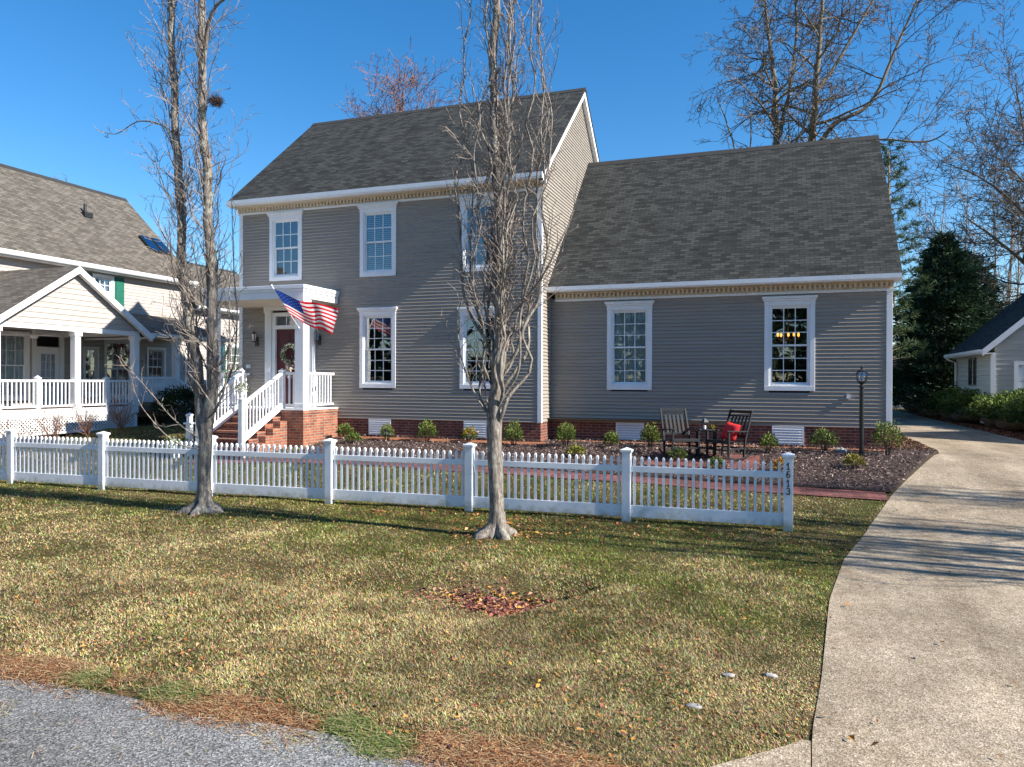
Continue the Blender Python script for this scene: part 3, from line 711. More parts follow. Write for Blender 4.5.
# skylights and vent pipe on the roof
def on_nroof(u): return 5.92+(NX+.33-u)*(9.42-5.92)/3.63
for v0 in (5.30, 5.86):
    t = MB(); u0, u1 = -17.15, -17.75
    z0, z1 = on_nroof(u0), on_nroof(u1); o_ = .07
    t.prism([(u0, z0-.05), (u0+.05, z0+o_), (u1+.05, z1+o_), (u1, z1-.05)], 'y', v0, v0+.5); sk = t.build('skylight', M['black'], NH)
    t = MB(); t.quad((u0+.04, v0+.05, z0+o_+.01), (u0+.04, v0+.45, z0+o_+.01), (u1+.07, v0+.45, z1+o_+.012), (u1+.07, v0+.05, z1+o_+.012)); t.build('pane', M['skylight'], sk)
t = MB(); t.tube([(-18.3, 3.47, on_nroof(-18.3)-.1), (-18.3, 3.47, on_nroof(-18.3)+.35)], .05, 8); t.box(-18.5, -18.1, 3.3, 3.64, on_nroof(-18.3)-.15, on_nroof(-18.3)+.03); t.build('vent_pipe', M['black'], NH)
# porch: gable facing east
PX = -13.5; q0, q1 = -3.25, 1.12; qm = -1.06; DZ = 1.28
t = MB(); t.box(NX+.01, PX+.05, q0-3.0, q1+.05, DZ-.16, DZ); t.box(NX+.01, -13.9, q1+.05, 5.6, DZ-.16, DZ); t.build('porch_floor', M['porch_floor'], NH)
t = MB(); t.box(PX+.055, PX+.08, q0-3.0, q1+.08, DZ-.2, DZ+.015); t.box(PX-.2, PX+.054, q1+.055, q1+.08, DZ-.2, DZ+.015); t.build('deck_trim', M['white'], NH)
la = MB(); s = .11
def lattice(mb, P, L, H, s=.10, w=.03):
    """P(a,z,o) maps to world; diagonal lattice rectangle L x H"""
    n = int((L+H)/s)+1
    for d in (0, 1):
        for i in range(n):
            c = i*s; a0 = max(0, c-H); z0 = c-a0 if c-a0 <= H else H
            pts = []
            a = max(0., c-H); b = min(L, c)
            if b-a < .02: continue
            p = (a, c-a); q = (b, c-b)
            if d: p = (L-p[0], p[1]); q = (L-q[0], q[1])
            mb.bar(P(p[0], p[1], d*.008), P(q[0], q[1], d*.008), w, .006, up=(1, 0, 0))
lattice(la, lambda a, z, o: (PX+.03+o, q0-1.0+a, .62+z), q1-q0+1.0, .46)
la.box(PX+.02, PX+.06, q0-1., q1+.05, .60, .66); la.box(PX+.02, PX+.06, q0-1, q1+.05, 1.04, 1.09); la.box(PX+.02, PX+.06, q1-.03, q1+.05, .6, 1.1)
lattice(la, lambda a, z, o: (-13.88+o, 1.6+a, DZ+.1+z), 1.6, .75, .085)
la.box(-13.92, -13.86, 1.55, 3.25, DZ+.85, DZ+.92)
la.build('lattice', M['white'], NH)
for v in (q0, -.93, q1):
    t = MB(); t.box(PX-.10, PX+.08, v-.09, v+.09, DZ, 3.45); t.box(PX-.13, PX+.11, v-.12, v+.12, 3.33, 3.45); t.box(PX-.12, PX+.10, v-.11, v+.11, DZ, DZ+.12); t.build('column', M['white'], NH)
for v in (1.6, 3.3, 5.4):
    t = MB(); t.box(-14.08, -13.9, v-.09, v+.09, DZ, 3.45); t.box(-14.11, -13.87, v-.12, v+.12, 3.33, 3.45); t.build('column', M['white'], NH)
t = MB(); t.box(NX+.5, NX+.66, q1-.1, q1+.06, DZ, 3.45); t.build('column', M['white'], NH)
mid1 = (q0-.93)/2; mid2 = (q1-.93)/2
railing((PX, q0+.09), (PX, mid1), DZ, DZ, .78, 9, NH, posts=[(PX, mid1, DZ, DZ+.84)])
railing((PX, mid1), (PX, -1.02), DZ, DZ, .78, 9, NH)
railing((PX, -.84), (PX, mid2), DZ, DZ, .78, 8, NH, posts=[(PX, mid2, DZ, DZ+.84)])
railing((PX, mid2), (PX, q1-.09), DZ, DZ, .78, 8, NH)
t = MB(); t.box(PX-.10, PX+.08, q0-.2, q1+.12, 3.452, 3.60); t.box(NX, PX-.1, q1-.08, q1+.1, 3.452, 3.60); t.box(-14.08, -13.9, q1+.13, 5.6, 3.452, 3.56); t.build('porch_beam', M['white'], NH)
t = MB(); t.quad((NX, q0-.1, 3.6), (PX, q0-.1, 3.6), (PX, q1+.1, 3.6), (NX, q1+.1, 3.6)); t.quad((NX, q1+.1, 3.56), (-13.9, q1+.1, 3.56), (-13.9, 5.6, 3.56), (NX, 5.6, 3.56)); t.build('porch_ceiling', M['greysiding'], NH)
PZ = 5.28; hw = q1+.32-qm
w = MB(); clap(w, 'east', PX+.085, 0, 0, 3.60, PZ-.12, (), e=.15, proud=.016, prof=lambda z: (qm-hw*(PZ-.1-z)/(PZ-3.58), qm+hw*(PZ-.1-z)/(PZ-3.58)))
w.build('porch_gable', M['cream'], NH)
t = MB(); e_ = qm+hw+.1; g_ = qm-hw-.1
t.prism([(g_, 3.50), (qm, PZ), (e_, 3.50), (e_, 3.44), (qm, PZ-.08), (g_, 3.44)], 'x', NX+.02, PX+.30); t.build('porch_roof', M['shingle_brown'], NH, uv=True)
t = MB()
t.prism([(g_, 3.49), (qm, PZ-.01), (qm, PZ-.20), (g_, 3.30)], 'x', PX+.17, PX+.31); t.prism([(e_, 3.49), (qm, PZ-.01), (qm, PZ-.20), (e_, 3.30)], 'x', PX+.17, PX+.31)
t.prism([(e_+.005, 3.49), (e_+.09, 3.49), (e_+.09, 3.42), (e_+.02, 3.38)], 'x', NX+.3, PX+.30)
t.build('rake_board', M['white'], NH)
t = MB(); t.prism([(NX+.02, 4.45), (-13.75, 3.60), (-13.75, 3.54), (NX+.02, 4.38)], 'y', e_-.3, 5.75); t.build('porch_roof', M['shingle_brown'], NH, uv=True)
t = MB(); t.prism([(-13.75, 3.60), (-13.67, 3.60), (-13.69, 3.50), (-13.75, 3.48)], 'y', e_-.1, 5.76); t.build('gutter', M['white'], NH)
# porch steps with rails
t = MB()
for i in range(4): t.box(-13.86+i*.27, -13.59+i*.27, 3.3, 4.5, .5, DZ-.14*(i+1))
t.build('steps', M['porch_floor'], NH)
railing((-13.85, 3.3), (-12.8, 3.3), DZ, .70, .8, 9, NH, posts=[(-12.75, 3.3, .55, 1.6)]); railing((-13.85, 4.5), (-12.8, 4.5), DZ, .70, .8, 9, NH, posts=[(-12.75, 4.5, .55, 1.6)])
t = MB(); t.tube([(-14.9, -1.1, 3.6), (-14.9, -1.1, 3.4)], .03, 8); t.lathe(-14.9, -1.1, [(3.28, .1), (3.4, .12)], 10)
for k in range(5):
    a = k*2*math.pi/5; t.bar((-14.9+.1*math.cos(a), -1.1+.1*math.sin(a), 3.36), (-14.9+.75*math.cos(a), -1.1+.75*math.sin(a), 3.36), .13, .015)
t.build('ceiling_fan', M['white'], NH)

# garage at the right -------------------------------------------------------------
GG = thing('garage', 'grey sided garage with dark roof and white door behind the hedge', 'garage', (11.7, 11, .65))
gx0, gx1, gy0, gy1 = 11.7, 19.5, 11.0, 15.9
w = MB(); clap(w, 'west', gx0, gy0+.08, gy1-.06, .75, 3.08, [(12.95, 13.25, 2.05, 2.9), (13.55, 13.95, 2.05, 2.9)], e=.16, proud=.016)
clap(w, 'front', gy0, 0, 0, .75, 6.6, [(12.43, 17.4, .6, 2.66)], e=.16, proud=.016, prof=lambda z: (max(gx0+.08, 11.47+(z-3.12)/.893), min(gx1-.08, 19.73-(z-3.12)/.893)))
w.quad((gx0, gy1, .5), (gx1, gy1, .5), (gx1, gy1, 3.2), (gx0, gy1, 3.2)); w.quad((gx1, gy0, .5), (gx1, gy1, .5), (gx1, gy1, 3.2), (gx1, gy0, 3.2)); w.build('siding', M['greysiding'], GG)
slope_roof(GG, 'y', gx0-.32, (gx0+gx1)/2, 3.18, 6.95, gy0-.25, gy1+.2, M['shingle'])
t = MB(); t.box(gx0-.02, gx0+.10, gy0-.03, gy0+.09, .7, 3.06); t.box(gx0-.02, gx0+.06, gy1-.06, gy1+.02, .7, 3.06)
t.prism([(gx0-.31, 3.16), (gx0-.41, 3.16), (gx0-.41, 3.08), (gx0-.36, 3.02), (gx0-.31, 3.02)], 'y', gy0-.26, gy1+.2); t.box(gx0-.31, gx0+.02, gy0-.24, gy1+.2, 3.02, 3.05)
t.prism([(gx0-.31, 3.17), (15.6, 6.93), (15.6, 6.70), (gx0-.31, 2.95)], 'y', gy0-.27, gy0-.2); t.prism([(gx1+.31, 3.17), (15.6, 6.93), (15.6, 6.70), (gx1+.31, 2.95)], 'y', gy0-.27, gy0-.2)
t.box(12.31, 12.43, gy0-.04, gy0+.02, .6, 2.78); t.box(12.43, 17.5, gy0-.04, gy0+.02, 2.66, 2.78); t.build('trim_board', M['white'], GG)
t = MB()
for k in range(4): t.box(12.43, 17.4, gy0+.02, gy0+.07, .62+k*.51, .62+k*.51+.495)
t.build('garage_door', M['white'], GG)
for (a, b_) in ((12.95, 13.25), (13.55, 13.95)):
    t = MB(); t.box(gx0-.03, gx0+.02, a-.04, a, 2.0, 2.95); t.box(gx0-.03, gx0+.02, b_, b_+.04, 2.0, 2.95); t.box(gx0-.03, gx0+.02, a, b_, 2.9, 2.95); t.box(gx0-.03, gx0+.02, a, b_, 2.0, 2.05)
    wn = t.build('window', M['black'], GG); t = MB(); t.quad((gx0, a, 2.05), (gx0, b_, 2.05), (gx0, b_, 2.9), (gx0, a, 2.9)); t.build('pane', M['glass'], wn)
t = MB(); t.tube([(gx0-.38, gy1-.1, 3.05), (gx0-.3, gy1-.1, 2.95), (gx0-.06, gy1-.1, 2.85), (gx0-.06, gy1-.1, .8)], .04, 6); t.build('downspout', M['white'], GG)
# white outbuilding at the end of the driveway
OB = thing('garage', 'small white garage at the far end of the driveway', 'garage', (10, 30, .65))
w = MB(); w.box(7.0, 12.62, 30, 36, .5, 2.62); w.build('wall', M['white'], OB)
t = MB(); t.prism([(6.8, 2.6), (9.8, 4.4), (12.85, 2.6)], 'y', 29.7, 36.3); t.build('roof', M['shingle_brown'], OB, uv=True)
t = MB()
for k in range(4): t.box(9.4, 12.3, 29.93, 29.98, .62+k*.45, .62+k*.45+.43)
gd = t.build('garage_door', M['white'], OB)
for k in range(4):
    t = MB(); t.quad((9.5+k*.72, 29.92, 2.02), (10.05+k*.72, 29.92, 2.02), (10.05+k*.72, 29.92, 2.33), (9.5+k*.72, 29.92, 2.33)); t.build('pane', M['glass'], gd)
FW = thing('fence', 'tall white vinyl privacy fence between the garages at the driveway end', 'fence', (13.8, 30, .65))
t = MB()
for k in range(28): t.box(12.95+k*.11, 12.95+k*.11+.104, 29.97, 30.0, .7, 2.05)
t.box(12.9, 16.1, 29.95, 30.03, 2.05, 2.12); t.build('panel', M['white'], FW)
for x in (12.75, 14.6, 16.2): newel(x, 29.98, .6, 2.2, FW, h=.08, name='post')

# white picket fence ---------------------------------------------------------------
PF_ = thing('picket_fence', 'white vinyl picket fence with capped posts along the front lawn', 'fence', (.56, -5.6, 0))
posts = [(-11.75, -6.02), (-9.27, -5.93), (-6.93, -5.86), (-4.44, -5.79), (-1.99, -5.70), (.56, -5.60), (3.09, -5.53), (5.37, -5.47)]
digits = {'1': [[(-.35, .62), (0, 1), (0, 0)], [(-.32, 0), (.32, 0)]],
          '6': [[(.34, .90), (.05, 1.), (-.2, .85), (-.36, .5), (-.36, .25), (-.2, .03), (.05, 0), (.3, .1), (.38, .3), (.3, .52), (.05, .60), (-.2, .52), (-.34, .35)]],
          '3': [[(-.34, .85), (-.1, 1.), (.15, .98), (.33, .8), (.28, .6), (0, .53), (.3, .45), (.40, .25), (.25, .05), (-.02, 0), (-.28, .06), (-.38, .2)]]}
for i, (x, y) in enumerate(posts):
    z0 = Z(x, y)-.1; t = MB(); h = .064
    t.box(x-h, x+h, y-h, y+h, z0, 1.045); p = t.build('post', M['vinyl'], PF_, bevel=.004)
    t = MB(); t.box(x-.088, x+.088, y-.088, y+.088, 1.046, 1.075)
    t.box(x-.075, x+.075, y-.075, y+.075, 1.028, 1.045)
    t.add([(x-.088, y-.088, 1.075), (x+.088, y-.088, 1.075), (x+.088, y+.088, 1.075), (x-.088, y+.088, 1.075), (x, y, 1.112)], [(0, 1, 4), (1, 2, 4), (2, 3, 4), (3, 0, 4)])
    t.build('post_cap', M['vinyl'], p, bevel=.004)
    if i == len(posts)-1:
        for k, ch in enumerate('1613'):
            t = MB(); zb = .93-.118*k-.055; s_ = .092
            for st in digits[ch]:
                for (a, b_), (c, d) in zip(st[:-1], st[1:]): t.bar((x+a*s_*.62, y-h-.005, zb+b_*s_), (x+c*s_*.62, y-h-.005, zb+d*s_), .013, .008, up=(0, 1, 0))
            t.build('house_number', M['black'], p)
for (x0, y0), (x1, y1) in zip(posts[:-1], posts[1:]):
    L = math.hypot(x1-x0, y1-y0); ang = math.atan2(y1-y0, x1-x0); Mx = Matrix.Translation((x0, y0, (Z(x0, y0)+Z(x1, y1))/2)) @ Matrix.Rotation(ang, 4, 'Z')
    n = int(round((L-.128)/.1085)); g = (L-.128)/n; t = MB()
    for k in range(n):
        xc = .064+(k+.5)*g; w_ = .019
        t.box(xc-w_, xc+w_, -w_, w_, .10, .945, Mx)
        vs = [Mx @ Vector(q) for q in ((xc-w_, -w_, .945), (xc+w_, -w_, .945), (xc+w_, w_, .945), (xc-w_, w_, .945), (xc-w_*.6, -w_*.6, .968), (xc+w_*.6, -w_*.6, .968), (xc+w_*.6, w_*.6, .968), (xc-w_*.6, w_*.6, .968), (xc, 0, .98))]
        t.add(vs, [(0, 1, 5, 4), (1, 2, 6, 5), (2, 3, 7, 6), (3, 0, 4, 7), (4, 5, 8), (5, 6, 8), (6, 7, 8), (7, 4, 8)])
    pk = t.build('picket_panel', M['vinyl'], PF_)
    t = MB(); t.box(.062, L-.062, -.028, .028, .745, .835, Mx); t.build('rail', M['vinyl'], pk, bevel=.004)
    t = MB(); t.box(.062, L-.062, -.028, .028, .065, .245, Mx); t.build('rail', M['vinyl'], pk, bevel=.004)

# ------------------------------------------------------------------ trees
def rv(): return Vector((random.gauss(0, 1), random.gauss(0, 1), random.gauss(0, 1)))
UP = Vector((0, 0, 1))
def side_dir(d, ang, az=None):
    a = d.orthogonal().normalized(); a.rotate(Matrix.Rotation(random.uniform(0, 2*math.pi) if az is None else az, 3, d))
    return (d*math.cos(ang)+a*math.sin(ang)).normalized()
def grow(S, p, d, L, r, lv, C):
    """S: list of segment lists (0 limbs, 1 twigs)"""
    st = C['step'][lv]; n = max(3, int(L/st)); seg = L/n; p = Vector(p); r1 = C['rmin']
    for i in range(n):
        d = (d+rv()*C['wig'][lv]+UP*C['trop'][lv]).normalized(); q = p+d*seg
        ra = r+(r1-r)*(i/n)**.8; rb = r+(r1-r)*((i+1)/n)**.8
        S[0 if ra > C['cut'] else 1].append((p.copy(), q.copy(), ra, rb))
        p = q
        if lv < C['max'] and (i+1)/n > C['start'][lv]:
            x = C['dens'][lv]*seg; k = int(x)+(random.random() < x-int(x))
            for _ in range(k):
                l2 = L*C['ratio'][lv]*random.uniform(.55, 1.1)*(1-.45*i/n); l2 = min(l2, C['maxlen'][lv])
                if l2 < .06: continue
                grow(S, p, side_dir(d, R(random.gauss(*C['ang'][lv]))), l2, max(r1, rb*C['rr'][lv]), lv+1, C)
def seg_mesh(name, segs, mat, parent, n=4, local=False):
    if not segs: return None
    p = np.array([[*a[0]] for a in segs]); q = np.array([[*a[1]] for a in segs]); r0 = np.array([a[2] for a in segs]); r1 = np.array([a[3] for a in segs])
    d = q-p; d /= np.linalg.norm(d, axis=1)[:, None]+1e-9
    ref = np.where(np.abs(d[:, 2:3]) < .9, np.array([[0, 0, 1.]]), np.array([[1., 0, 0]]))
    a = np.cross(d, ref); a /= np.linalg.norm(a, axis=1)[:, None]; b = np.cross(d, a)
    q = q+d*r1[:, None]*.3
    vs = []
    for (c, r) in ((p, r0), (q, r1)):
        for k in range(n):
            t = 2*math.pi*k/n; vs.append(c+(a*math.cos(t)+b*math.sin(t))*r[:, None])
    V = np.stack(vs, 1).reshape(-1, 3); m = len(segs); base = (np.arange(m)*2*n)[:, None]
    F = np.concatenate([base+np.array([[k, (k+1) % n, n+(k+1) % n, n+k]]) for k in range(n)])
    return np_mesh(name, V, F, mat, parent, smooth=n > 4, local=local)
def smooth_path(pts, n=6):
    pts = [Vector(p) for p in pts]; out = []
    for i in range(len(pts)-1):
        a = pts[max(i-1, 0)]; b = pts[i]; c = pts[i+1]; d = pts[min(i+2, len(pts)-1)]
        for k in range(n):
            t = k/n; out.append(.5*((2*b)+(c-a)*t+(2*a-5*b+4*c-d)*t*t+(3*b-a-3*c+d)*t**3))
    out.append(pts[-1]); return out
PEAR = dict(step=[.13, .11, .10, .09], wig=[.19, .2, .2, .2], trop=[.17, .12, .08, .05], start=[.06, .1, .15, 1], dens=[6.5, 7.5, 4.5, 0], ratio=[.45, .46, .5, .4],
            ang=[(40, 10), (36, 12), (38, 14), (40, 10)], rr=[.55, .6, .6, .6], rmin=.0033, cut=.013, max=2, maxlen=[1.0, .6, .4])
def leader(trunk, S, pts, r0, r1, C, dens, lmin=.8, lmax=2.3, start=0., n=10, spread=(34, 8), rb=.22, wob=0.):
    path = smooth_path(pts, 6)
    if wob:
        sd = random.uniform(0, 50)
        for i, p in enumerate(path): path[i] = p+Vector((mnoise.noise(Vector((p.z*1.5, sd, 0))), mnoise.noise(Vector((p.z*1.5, 0, sd))), 0))*wob*min(1, i/6)
    for i, p in enumerate(path): path[i] = p+Vector((mnoise.noise(p*1.3), mnoise.noise(p*1.3+Vector((9, 0, 0))), 0))*.05+Vector((mnoise.noise(p*4.), mnoise.noise(p*4.+Vector((5, 0, 0))), 0))*.02
    m = len(path); rad = [r0+(r1-r0)*(i/(m-1))**.85 for i in range(m)]
    trunk.smooth = True; trunk.tube(path, rad, n, True, .16)
    tot = sum((path[i+1]-path[i]).length for i in range(m-1)); acc = 0
    for i in range(1, m-1):
        sl = (path[i+1]-path[i]).length; acc += sl
        if acc/tot < start: continue
        x = dens*sl; k = int(x)+(random.random() < x-int(x))
        for _ in range(k):
            d = (path[i+1]-path[i-1]).normalized(); L = random.uniform(lmin, lmax)*(1-.35*acc/tot)
            grow(S, path[i], side_dir(d, R(random.gauss(*spread))), L, max(.006, rad[i]*rb), 0, C)
def flare(t, x, y, r, mat_n=14, seed=1.):
    t.smooth = True
    prof = [(-.08, 3.3), (.0, 3.0), (.045, 2.75), (.085, 2.3), (.12, 1.7), (.17, 1.3), (.24, 1.1), (.34, 1.02)]
    n = 56; vs = []; fs = []
    prof = [p for a, b_ in zip(prof[:-1], prof[1:]) for p in ((a, ((a[0]+b_[0])/2, (a[1]+b_[1])/2)))]+[prof[-1]]
    for z, k in prof:
        for j in range(n):
            a = 2*math.pi*j/n; q = 1+(k-1)*(.60+.95*mnoise.noise(Vector((math.cos(a)*2.2, math.sin(a)*2.2, seed))) + .3*math.sin(a*5+seed)) + .16*(k-1)*mnoise.noise(Vector((math.cos(a)*9, math.sin(a)*9, z*30+seed))) + .05*mnoise.noise(Vector((math.cos(a)*16, math.sin(a)*16, z*50)))
            z = z+0
            vs.append((x+math.cos(a)*r*q, y+math.sin(a)*r*q, z+Z(x, y)))
    for i in range(len(prof)-1):
        for j in range(n): fs.append((i*n+j, i*n+(j+1) % n, (i+1)*n+(j+1) % n, (i+1)*n+j))
    t.add(vs, fs)
# left street tree: forks low into two leaders
T1 = thing('pear_tree', 'bare upright street tree forked into two tall trunks at the left part of the fence', 'tree', (-3.34, -7.15, 0), 'leafless upright trees along the front lawn')
tr = MB(); S = [[], []]
flare(tr, -3.36, -7.15, .115, seed=2.)
y = -7.15
tr.smooth = True; tr.tube(smooth_path([(-3.36, y, -.02), (-3.365, y, .25), (-3.36, y, .7), (-3.335, y, 1.15), (-3.33, y, 1.42)], 4), [.125, .118, .113, .11, .108, .107, .106, .105, .104, .103, .102, .102, .103, .105, .106, .108, .11], 14, True, .1)
leader(tr, S, [(-3.35, y, 1.2), (-3.45, y, 1.75), (-3.59, y-.03, 2.74), (-3.71, y-.05, 3.7), (-3.84, y, 4.67), (-3.92, y, 5.8), (-4.0, y, 6.95), (-4.03, y, 8.2), (-4.0, y, 9.6), (-4.02, y, 11)], .092, .04, PEAR, 10, .6, 1.8, .06)
leader(tr, S, [(-3.32, y, 1.2), (-3.25, y, 1.94), (-3.23, y+.03, 2.9), (-3.29, y+.05, 3.84), (-3.31, y, 4.95), (-3.38, y, 6.07), (-3.42, y, 7.2), (-3.40, y, 8.2), (-3.42, y, 9.5), (-3.4, y, 10.8)], .100, .042, PEAR, 10, .6, 1.8, .06)
leader(tr, S, [(-3.89, y, 6.0), (-4.17, y-.1, 6.2), (-4.55, y-.2, 6.27), (-4.95, y-.25, 6.1), (-5.3, y-.3, 6.2)], .018, .004, PEAR, 9, .2, .6, .2, 6, (50, 15), .5)
leader(tr, S, [(-3.40, y, 7.1), (-3.2, y-.1, 7.55), (-2.97, y-.2, 7.83), (-2.55, y-.3, 7.98), (-2.2, y-.4, 8.3)], .04, .01, PEAR, 4, .4, 1., .2, 6, (40, 12), .5)
leader(tr, S, [(-3.34, y-.05, 1.15), (-3.55, y-.25, 1.35), (-3.88, y-.4, 1.72), (-4.26, y-.5, 2.2), (-4.6, y-.55, 2.5)], .016, .004, PEAR, 6, .2, .6, .1, 6, (45, 15), .5)
leader(tr, S, [(-3.34, y-.05, 1.0), (-3.6, y-.3, 1.1), (-3.9, y-.45, 1.4), (-4.15, y-.5, 1.75), (-4.25, y-.55, 2.1)], .014, .004, PEAR, 6, .2, .6, .1, 6, (45, 15), .5)
leader(tr, S, [(-3.25, y-.05, 1.5), (-3.0, y-.15, 1.7), (-2.8, y-.2, 2.2), (-2.7, y-.2, 2.9), (-2.72, y-.2, 3.7)], .025, .006, PEAR, 6, .3, .9, .1, 6, (40, 15), .5)
leader(tr, S, [(-3.26, y-.05, 1.7), (-3.05, y+.15, 2.1), (-2.9, y+.2, 2.8), (-2.95, y+.2, 3.8), (-3.0, y+.2, 4.9)], .025, .006, PEAR, 6, .3, .9, .1, 6, (40, 15), .5)
tk = tr.build('trunk', M['bark'], T1); seg_mesh('limbs', S[0], M['bark'], T1, 6); seg_mesh('crown', S[1], M['twig'], T1, 3)
# right street tree: many upright stems
T2 = thing('pear_tree', 'bare upright street tree with many close stems in front of the main house corner', 'tree', (1.65, -7.23, 0), 'leafless upright trees along the front lawn')
tr = MB(); S = [[], []]; y = -7.23
flare(tr, 1.65, y, .108, seed=5.)
tr.smooth = True; tr.tube(smooth_path([(1.65, y, -.02), (1.645, y, .3), (1.63, y, .8), (1.605, y, 1.3), (1.61, y, 1.78)], 4), [.118, .112, .106, .102, .10, .099, .098, .097, .096, .096, .097, .10, .103, .106, .104, .094, .07], 14, True, .1)
leader(tr, S, [(1.60, y, 1.45), (1.64, y, 2.1), (1.69, y, 2.8), (1.68, y, 3.73), (1.65, y, 4.55), (1.59, y, 5.5), (1.57, y, 6.45), (1.60, y, 7.3), (1.62, y, 8.5), (1.6, y, 10)], .095, .04, PEAR, 8.5, .5, 1.3, .08, spread=(25, 9))
stems = [(-.34, .05, 1.5, 5.6), (-.46, -.1, 2.4, 7.5), (-.24, .25, 1.6, 4.6), (.20, -.25, 1.6, 6.5), (.02, .15, 2.4, 7.8), (-.12, -.1, 2.8, 8.2), (.10, .12, 2.0, 8.5), (-.08, .1, 2.2, 7.8), (.16, -.1, 2.6, 8.2),  (.42, .1, 1.5, 8.2), (.60, -.1, 1.7, 6.8), (.52, .3, 1.9, 7.4), (.70, .05, 2.2, 6.2), (.12, .35, 1.8, 7.5), (-.15, -.35, 2.0, 6.0), (.32, -.35, 1.7, 5.2), (.25, .0, 3.2, 8.8)]
for (dx, dy, z0, z1) in stems:
    x0 = 1.61; pts = [(x0+.02*dx, y+.02*dy, z0-.05), (x0+.45*dx, y+.45*dy, z0+.35), (x0+.8*dx, y+.8*dy, z0+.9), (x0+dx*.95, y+dy, z0+(z1-z0)*.45), (x0+dx*1.05+.05, y+dy*1.1, z0+(z1-z0)*.75), (x0+dx, y+dy, z1)]
    leader(tr, S, pts, random.uniform(.020, .034), .007, PEAR, 6.5, .3, .95, .2, 7, (25, 10), .4, .20)
for pts in ([(1.55, y, 1.6), (1.38, y-.1, 1.95), (1.25, y-.15, 2.5), (1.22, y-.2, 3.2)], [(1.7, y, 2.9), (2.1, y-.1, 3.2), (2.6, y-.2, 3.9), (2.75, y-.2, 4.3)], [(1.6, y+.1, 1.55), (1.35, y+.2, 1.9), (1.2, y+.25, 2.6)]):
    leader(tr, S, pts, .02, .005, PEAR, 7, .2, .8, .15, 6, (38, 14), .5, .12)
tr.build('trunk', M['bark'], T2); seg_mesh('limbs', S[0], M['bark'], T2, 6); seg_mesh('crown', S[1], M['twig'], T2, 3)
# nest
NS = thing('bird_nest', 'round dark twig nest held in the left street tree', 'nest', (-3.15, -7.15, 6.45)); s_ = []
for _ in range(230):
    a = random.uniform(0, 6.28); ph = random.gauss(0, .8); r = random.uniform(.03, .15)
    p = Vector((-3.15, -7.15, 6.50))+Vector((r*math.cos(a)*math.cos(ph), r*math.sin(a)*math.cos(ph), r*.6*math.sin(ph))); d = Vector((-math.sin(a), math.cos(a), random.gauss(0, .5))).normalized()*random.uniform(.04, .10)
    s_.append((p-d, p+d, .003, .002))
seg_mesh('nest', s_, M['brown'], NS, 3)
# street trees standing beyond the right edge of the picture: their shadows cross the driveway
for k, (x, y, hh) in enumerate(((13.6, -7.35, 10.), (15.6, -5.35, 11.), (18.5, -3.6, 11.), (14.8, -6.4, 11))):
    labs = ['bare upright tree beyond the driveway nearest the street', 'bare upright tree beyond the driveway, second from the street', 'bare upright tree beyond the driveway farthest from the street', 'bare upright tree beyond the driveway between the first and second ones']
    o = thing('pear_tree', labs[k], 'tree', (x, y, Z(x, y)), 'leafless upright trees along the front lawn'); tr = MB(); S = [[], []]; z0 = Z(x, y)
    tr.smooth = True; tr.tube([(x, y, z0-.05), (x, y, z0+1.5)], [.13, .11], 10)
    C2 = dict(PEAR); C2['max'] = 2; C2['rmin'] = .008; C2['dens'] = [4, 3, 0, 0]
    leader(tr, S, [(x, y, z0+1.4), (x+.05, y+.02, z0+3), (x, y-.03, z0+6), (x, y, z0+hh)], .13, .02, C2, 5, .7, 2.4, 0)
    for _ in range(5):
        a = random.uniform(0, 6.28); dx, dy = .5*math.cos(a), .45*math.sin(a)
        leader(tr, S, [(x, y, z0+1.4), (x+dx*.6, y+dy*.6, z0+2.1), (x+dx, y+dy, z0+4.5), (x+dx*1.1, y+dy*1.1, z0+hh*.8)], .055, .015, C2, 3.5, .4, 1.6, .1, 6)
    tr.build('trunk', M['bark'], o); seg_mesh('limbs', S[0]+S[1], M['twig'], o, 3)

# background bare trees --------------------------------------------------
def bare_tree(name, label, group, loc, h, r, C, paths, tmat, kmat, dens=1.1, lmin=2.5, lmax=5., start=.3, spread=(55, 12)):
    o = thing(name, label, 'tree', loc, group); tr = MB(); S = [[], []]
    for pts, r0, r1 in paths: leader(tr, S, [(loc[0]+a, loc[1]+b_, loc[2]+c) for a, b_, c in pts], r0*1.12, r1, C, dens, lmin, lmax, start, 8, spread, .52)
    tr.build('trunk', tmat, o); seg_mesh('limbs', S[0], tmat, o, 5); seg_mesh('crown', S[1], kmat, o, 3)
    return o
BIG = dict(step=[.45, .35, .25, .18], wig=[.13, .16, .2, .25], trop=[.012, .03, .02, .01], start=[.12, .12, .12, 1], dens=[2.8, 4.4, 6.5, 0], ratio=[.5, .5, .45, .4],
           ang=[(48, 12), (48, 14), (45, 16), (45, 10)], rr=[.66, .6, .6, .6], rmin=.009, cut=.028, max=3, maxlen=[3.2, 1.8, .75])
G_ = 'bare trees rising behind the house and driveway'
bare_tree('bare_tree', 'tall bare tree with dense left spreading limbs above the wing roof', G_, (5.1, 16, .6), 21, .3, BIG,
    [([(0, 0, 0), (0, 0, 8), (.05, 0, 12), (-.1, 0, 14.5), (-.4, 0, 17), (-.6, 0, 21)], .19, .015), ([(.05, 0, 11.6), (.5, .2, 13.3), (.8, .2, 15.8), (.7, .3, 19)], .09, .03)], M['bark_far'], M['twig_far'], 3.4, 2.2, 5.0, .47, (70, 14))
